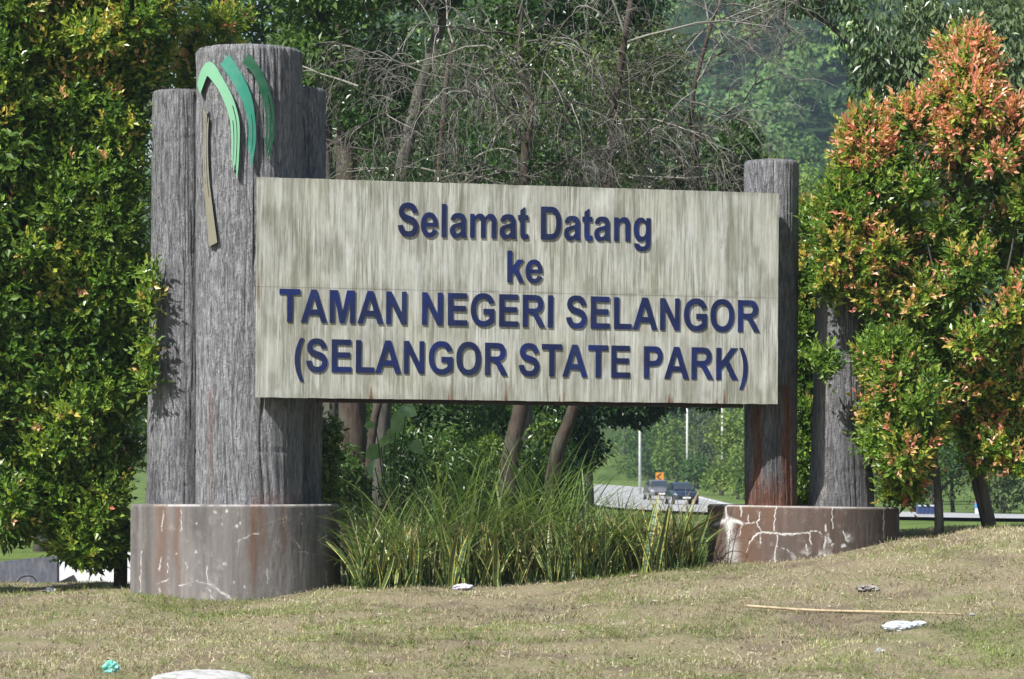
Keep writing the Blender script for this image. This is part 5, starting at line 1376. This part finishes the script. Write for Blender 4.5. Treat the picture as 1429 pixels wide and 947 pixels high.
hoop = catmull([P(24, 812, 38.6), P(29, 806, 38.6), P(38, 803.5, 38.6), P(46, 805, 38.6), P(51, 811, 38.6)], 14)
tag(put('rubber_hoop', MB().tube(hoop, .008, 6), M_RUB), 'thin black hoop half buried at the foot of the slate-grey wall', 'hoop')

# ------------------------------------------------------------------ litter on the grass
def ground_at(px, py):
    """ground point seen at a photo pixel"""
    ds = np.linspace(20, 40, 2001); x = (px - CX) / F * ds; z = EYE + (HY - py) / F * ds
    i = int(np.argmax(z <= ground_z(x, ds))); return np.array((x[i], ds[i], float(ground_z(x[i], ds[i]))))
def crumple(name, px, py, lx, ly, lz, mat, label, cat, seed, nu=34, nv=18, rough=1.0):
    rg = np.random.RandomState(seed); g = ground_at(px, py)
    th = np.arange(nu) / nu * 2 * np.pi; V = []
    for j in range(nv):
        ph = (j + .5) / nv * np.pi
        for a in th:
            r = 1 + rough * (.5 * (fbm(np.array([3 + 1.6 * math.cos(a) + seed]), np.array([ph * 2.2 + 1.6 * math.sin(a)]), seed, 3)[0] - .5) * 2 + .22 * (1 - 2 * abs(2 * vnoise(np.array([5 * math.cos(a) + 9]), np.array([ph * 5 + 4 * math.sin(a)]), seed + 4)[0] - 1)) + .03 * rg.normal())
            V.append((g[0] + lx * math.sin(ph) * math.cos(a) * r, g[1] + ly * math.sin(ph) * math.sin(a) * r, g[2] + lz * .75 + lz * math.cos(ph) * r))
    Q = [(j * nu + i, (j + 1) * nu + i, (j + 1) * nu + (i + 1) % nu, j * nu + (i + 1) % nu) for j in range(nv - 1) for i in range(nu)]
    n0 = len(V); T = []
    V += [(g[0], g[1], g[2] + lz * 1.7), (g[0], g[1], g[2] - .01)]
    for i in range(nu): T += [(n0, i, (i + 1) % nu), (n0 + 1, (nv - 1) * nu + (i + 1) % nu, (nv - 1) * nu + i)]
    o = put(name, MB().add(V, Q, T), mat); return tag(o, label, cat)
def plastic(name, col, rough=.35):
    t = NT(name); nz = t.noise(t.geo(), 25, 4); t.bump(nz, .5, .01)
    return t.fin(t.mix(nz, col, tuple(min(1, 1.25 * x) for x in col)), rough, .5)
M_PW = plastic('white_plastic', (.46, .48, .54)); M_PT = plastic('teal_plastic', (.16, .42, .36)); M_PS = plastic('silver_wrapper', (.42, .40, .46), .3); M_PY = plastic('yellow_wrapper', (.65, .50, .10)); M_PO = plastic('orange_wrapper', (.6, .22, .10))
bag = thing('plastic_bag', tuple(ground_at(1258, 879)), 'crumpled white plastic bag lying on the grass below the stick', 'plastic bag')
def into(o, parent):
    o.parent = parent; o.location = -Vector(parent.location)
    for k_ in ('label', 'category'):
        if k_ in o: del o[k_]
    return o
into(crumple('bag_body', 1256, 879, .15, .08, .045, M_PW, '', '', 3, 34, 18, .6), bag); into(crumple('knotted_end', 1281, 873, .06, .035, .022, M_PW, '', '', 4), bag)
crumple('plastic_wrapper', 156, 938, .06, .04, .042, M_PT, 'crumpled teal plastic wrapper at the lower left of the grass', 'litter', 5, 34, 18, 1.5)
w_ = thing('snack_wrapper', tuple(ground_at(644, 822)), 'crumpled silvery wrapper with an orange corner at the foot of the long grass', 'litter')
into(crumple('foil', 645, 823, .10, .05, .035, M_PS, '', '', 6), w_); into(crumple('orange_corner', 638, 815, .03, .02, .015, M_PO, '', '', 7), w_)
w_ = thing('snack_wrapper', tuple(ground_at(72, 825)), 'silvery and yellow wrapper on the grass near the left trunk', 'litter')
into(crumple('foil', 71, 826, .05, .03, .03, M_PS, '', '', 8), w_); into(crumple('yellow_corner', 80, 824, .035, .02, .014, M_PY, '', '', 9), w_)
t = NT('pale_stone'); nz = t.noise(t.geo(), 9, 5, .65); t.bump(nz, .6, .02); M_STONE = t.fin(t.ramp(nz, [(.3, (.25, .245, .235)), (.7, (.44, .435, .42))]), .9, .2)
t = NT('dull_stone'); nz = t.noise(t.geo(), 9, 5, .65); t.bump(nz, .6, .02); M_STONED = t.fin(t.ramp(nz, [(.3, (.18, .165, .15)), (.7, (.32, .30, .28))]), .9, .2)
crumple('rock', 282, 957, .40, .25, .07, M_STONE, 'flat pale boulder at the very bottom edge of the grass', 'rock', 10, 30, 14, .25)
crumple('pebble', 1227, 911, .032, .03, .022, M_STONE, 'small white pebble in front of the plastic bag', 'pebble', 11)
crumple('rock', 1211, 824, .10, .09, .03, M_STONED, 'weathered grey stone on the grassy slope under the right plinth', 'rock', 12)
crumple('shard', 884, 805, .045, .03, .012, plastic('dull_pink_shard', (.30, .20, .17), .7), 'small pinkish shard at the grass foot near the right plinth', 'shard', 13)
crumple('pebble', 1356, 859, .022, .02, .014, M_STONE, 'tiny white pebble at the right end of the stick', 'pebble', 14)
# bamboo stick
t = NT('split_bamboo'); nz = t.noise(t.geo((3, 1, 1)), 6, 4); M_BAM = t.fin(t.ramp(nz, [(.3, (.24, .18, .11)), (.7, (.42, .34, .22))]), .6, .3)
a = ground_at(1040, 852); b = ground_at(1345, 860)
o = thing('bamboo_stick', tuple(a), 'long pale bamboo stick lying across the grass at the lower right', 'stick')
path = catmull([a + (0, 0, .05), ground_at(1058, 853) + (0, 0, .045), ground_at(1140, 856) + (0, 0, .03), ground_at(1240, 859) + (0, 0, .035), b + (0, 0, .02)], 24)
rr = np.interp(np.linspace(0, 1, 24), [0, .06, .07, .8, 1], [.004, .005, .015, .013, .005])
put('cane', MB().tube(path, rr, 8), M_BAM, o, smooth=True)
put('side_twig', MB().tube(catmull([path[9], path[9] + (.07, -.05, -.01), path[9] + (.12, -.12, -.03)], 6), [.006, .005, .004, .004, .003, .002], 5), M_BAM, o, smooth=True)
# fallen leaves
t = NT('dead_leaf_brown'); nz = t.noise(t.geo(), 30, 3); M_DEAD = t.fin(t.ramp(nz, [(.3, (.10, .045, .025)), (.7, (.22, .11, .055))]), .7, .3)
rng = np.random.RandomState(80)
FL = [(152, 917, .14, 'large curled red-brown dead leaf beside the teal wrapper'), (1207, 893, .05, 'small dark dead leaf left of the white pebble'), (1298, 905, .04, 'dark dead leaf fragment right of the white pebble'), (1195, 868, .05, 'brown leaf lying just under the stick, left of the bag'), (14, 823, .09, 'reddish dead leaf at the left edge of the grass'), (100, 858, .10, 'brown curled leaf on the grass at the left, below the trunk'), (1030, 944, .10, 'dark curled leaf at the bottom edge, right of the middle'), (372, 856, .08, 'thin brown leaf in front of the left plinth'), (80, 918, .05, 'tiny dark leaf near the lower left corner'), (1130, 944, .10, 'pale tan leaf scrap at the bottom edge below the stick')]
for (px, py, s, lab) in FL:
    g = ground_at(px, py); a = rng.rand() * .8 - .2
    V = []; n = 7
    for i in range(n):
        f = i / (n - 1); w = .22 * math.sin(math.pi * f ** .8) + .01
        cx_ = (f - .5); cz = .18 * math.sin(f * 3) + .12
        for e in (-1, 0, 1): V.append((g[0] + s * (cx_ * math.cos(a) - e * w * math.sin(a)), g[1] + s * (cx_ * math.sin(a) * .6 + e * w), g[2] + .012 + s * (cz + .25 * abs(e) * w + (.25 * cx_ if py < 918 else 0))))
    Q = [(i * 3 + j, i * 3 + j + 1, i * 3 + j + 4, i * 3 + j + 3) for i in range(n - 1) for j in range(2)]
    tag(put('dead_leaf', MB().add(V, Q), M_DEAD, smooth=True), lab, 'leaf', 'dead leaves on the grass')

# ------------------------------------------------------------------ haze
hz_mb = MB().box((-275, -16, -1.6), (275, 580, 165))
t = NT('haze_air'); t.t.nodes.remove(t.b)
pv = t.n('ShaderNodeVolumePrincipled'); pv.inputs['Color'].default_value = (.66, .84, 1.0, 1); pv.inputs['Density'].default_value = .0003; pv.inputs['Anisotropy'].default_value = .25
t.l(pv.outputs[0], t.out.inputs['Volume'])
haze = put('haze', hz_mb, t.m); tag(haze, kind='stuff')
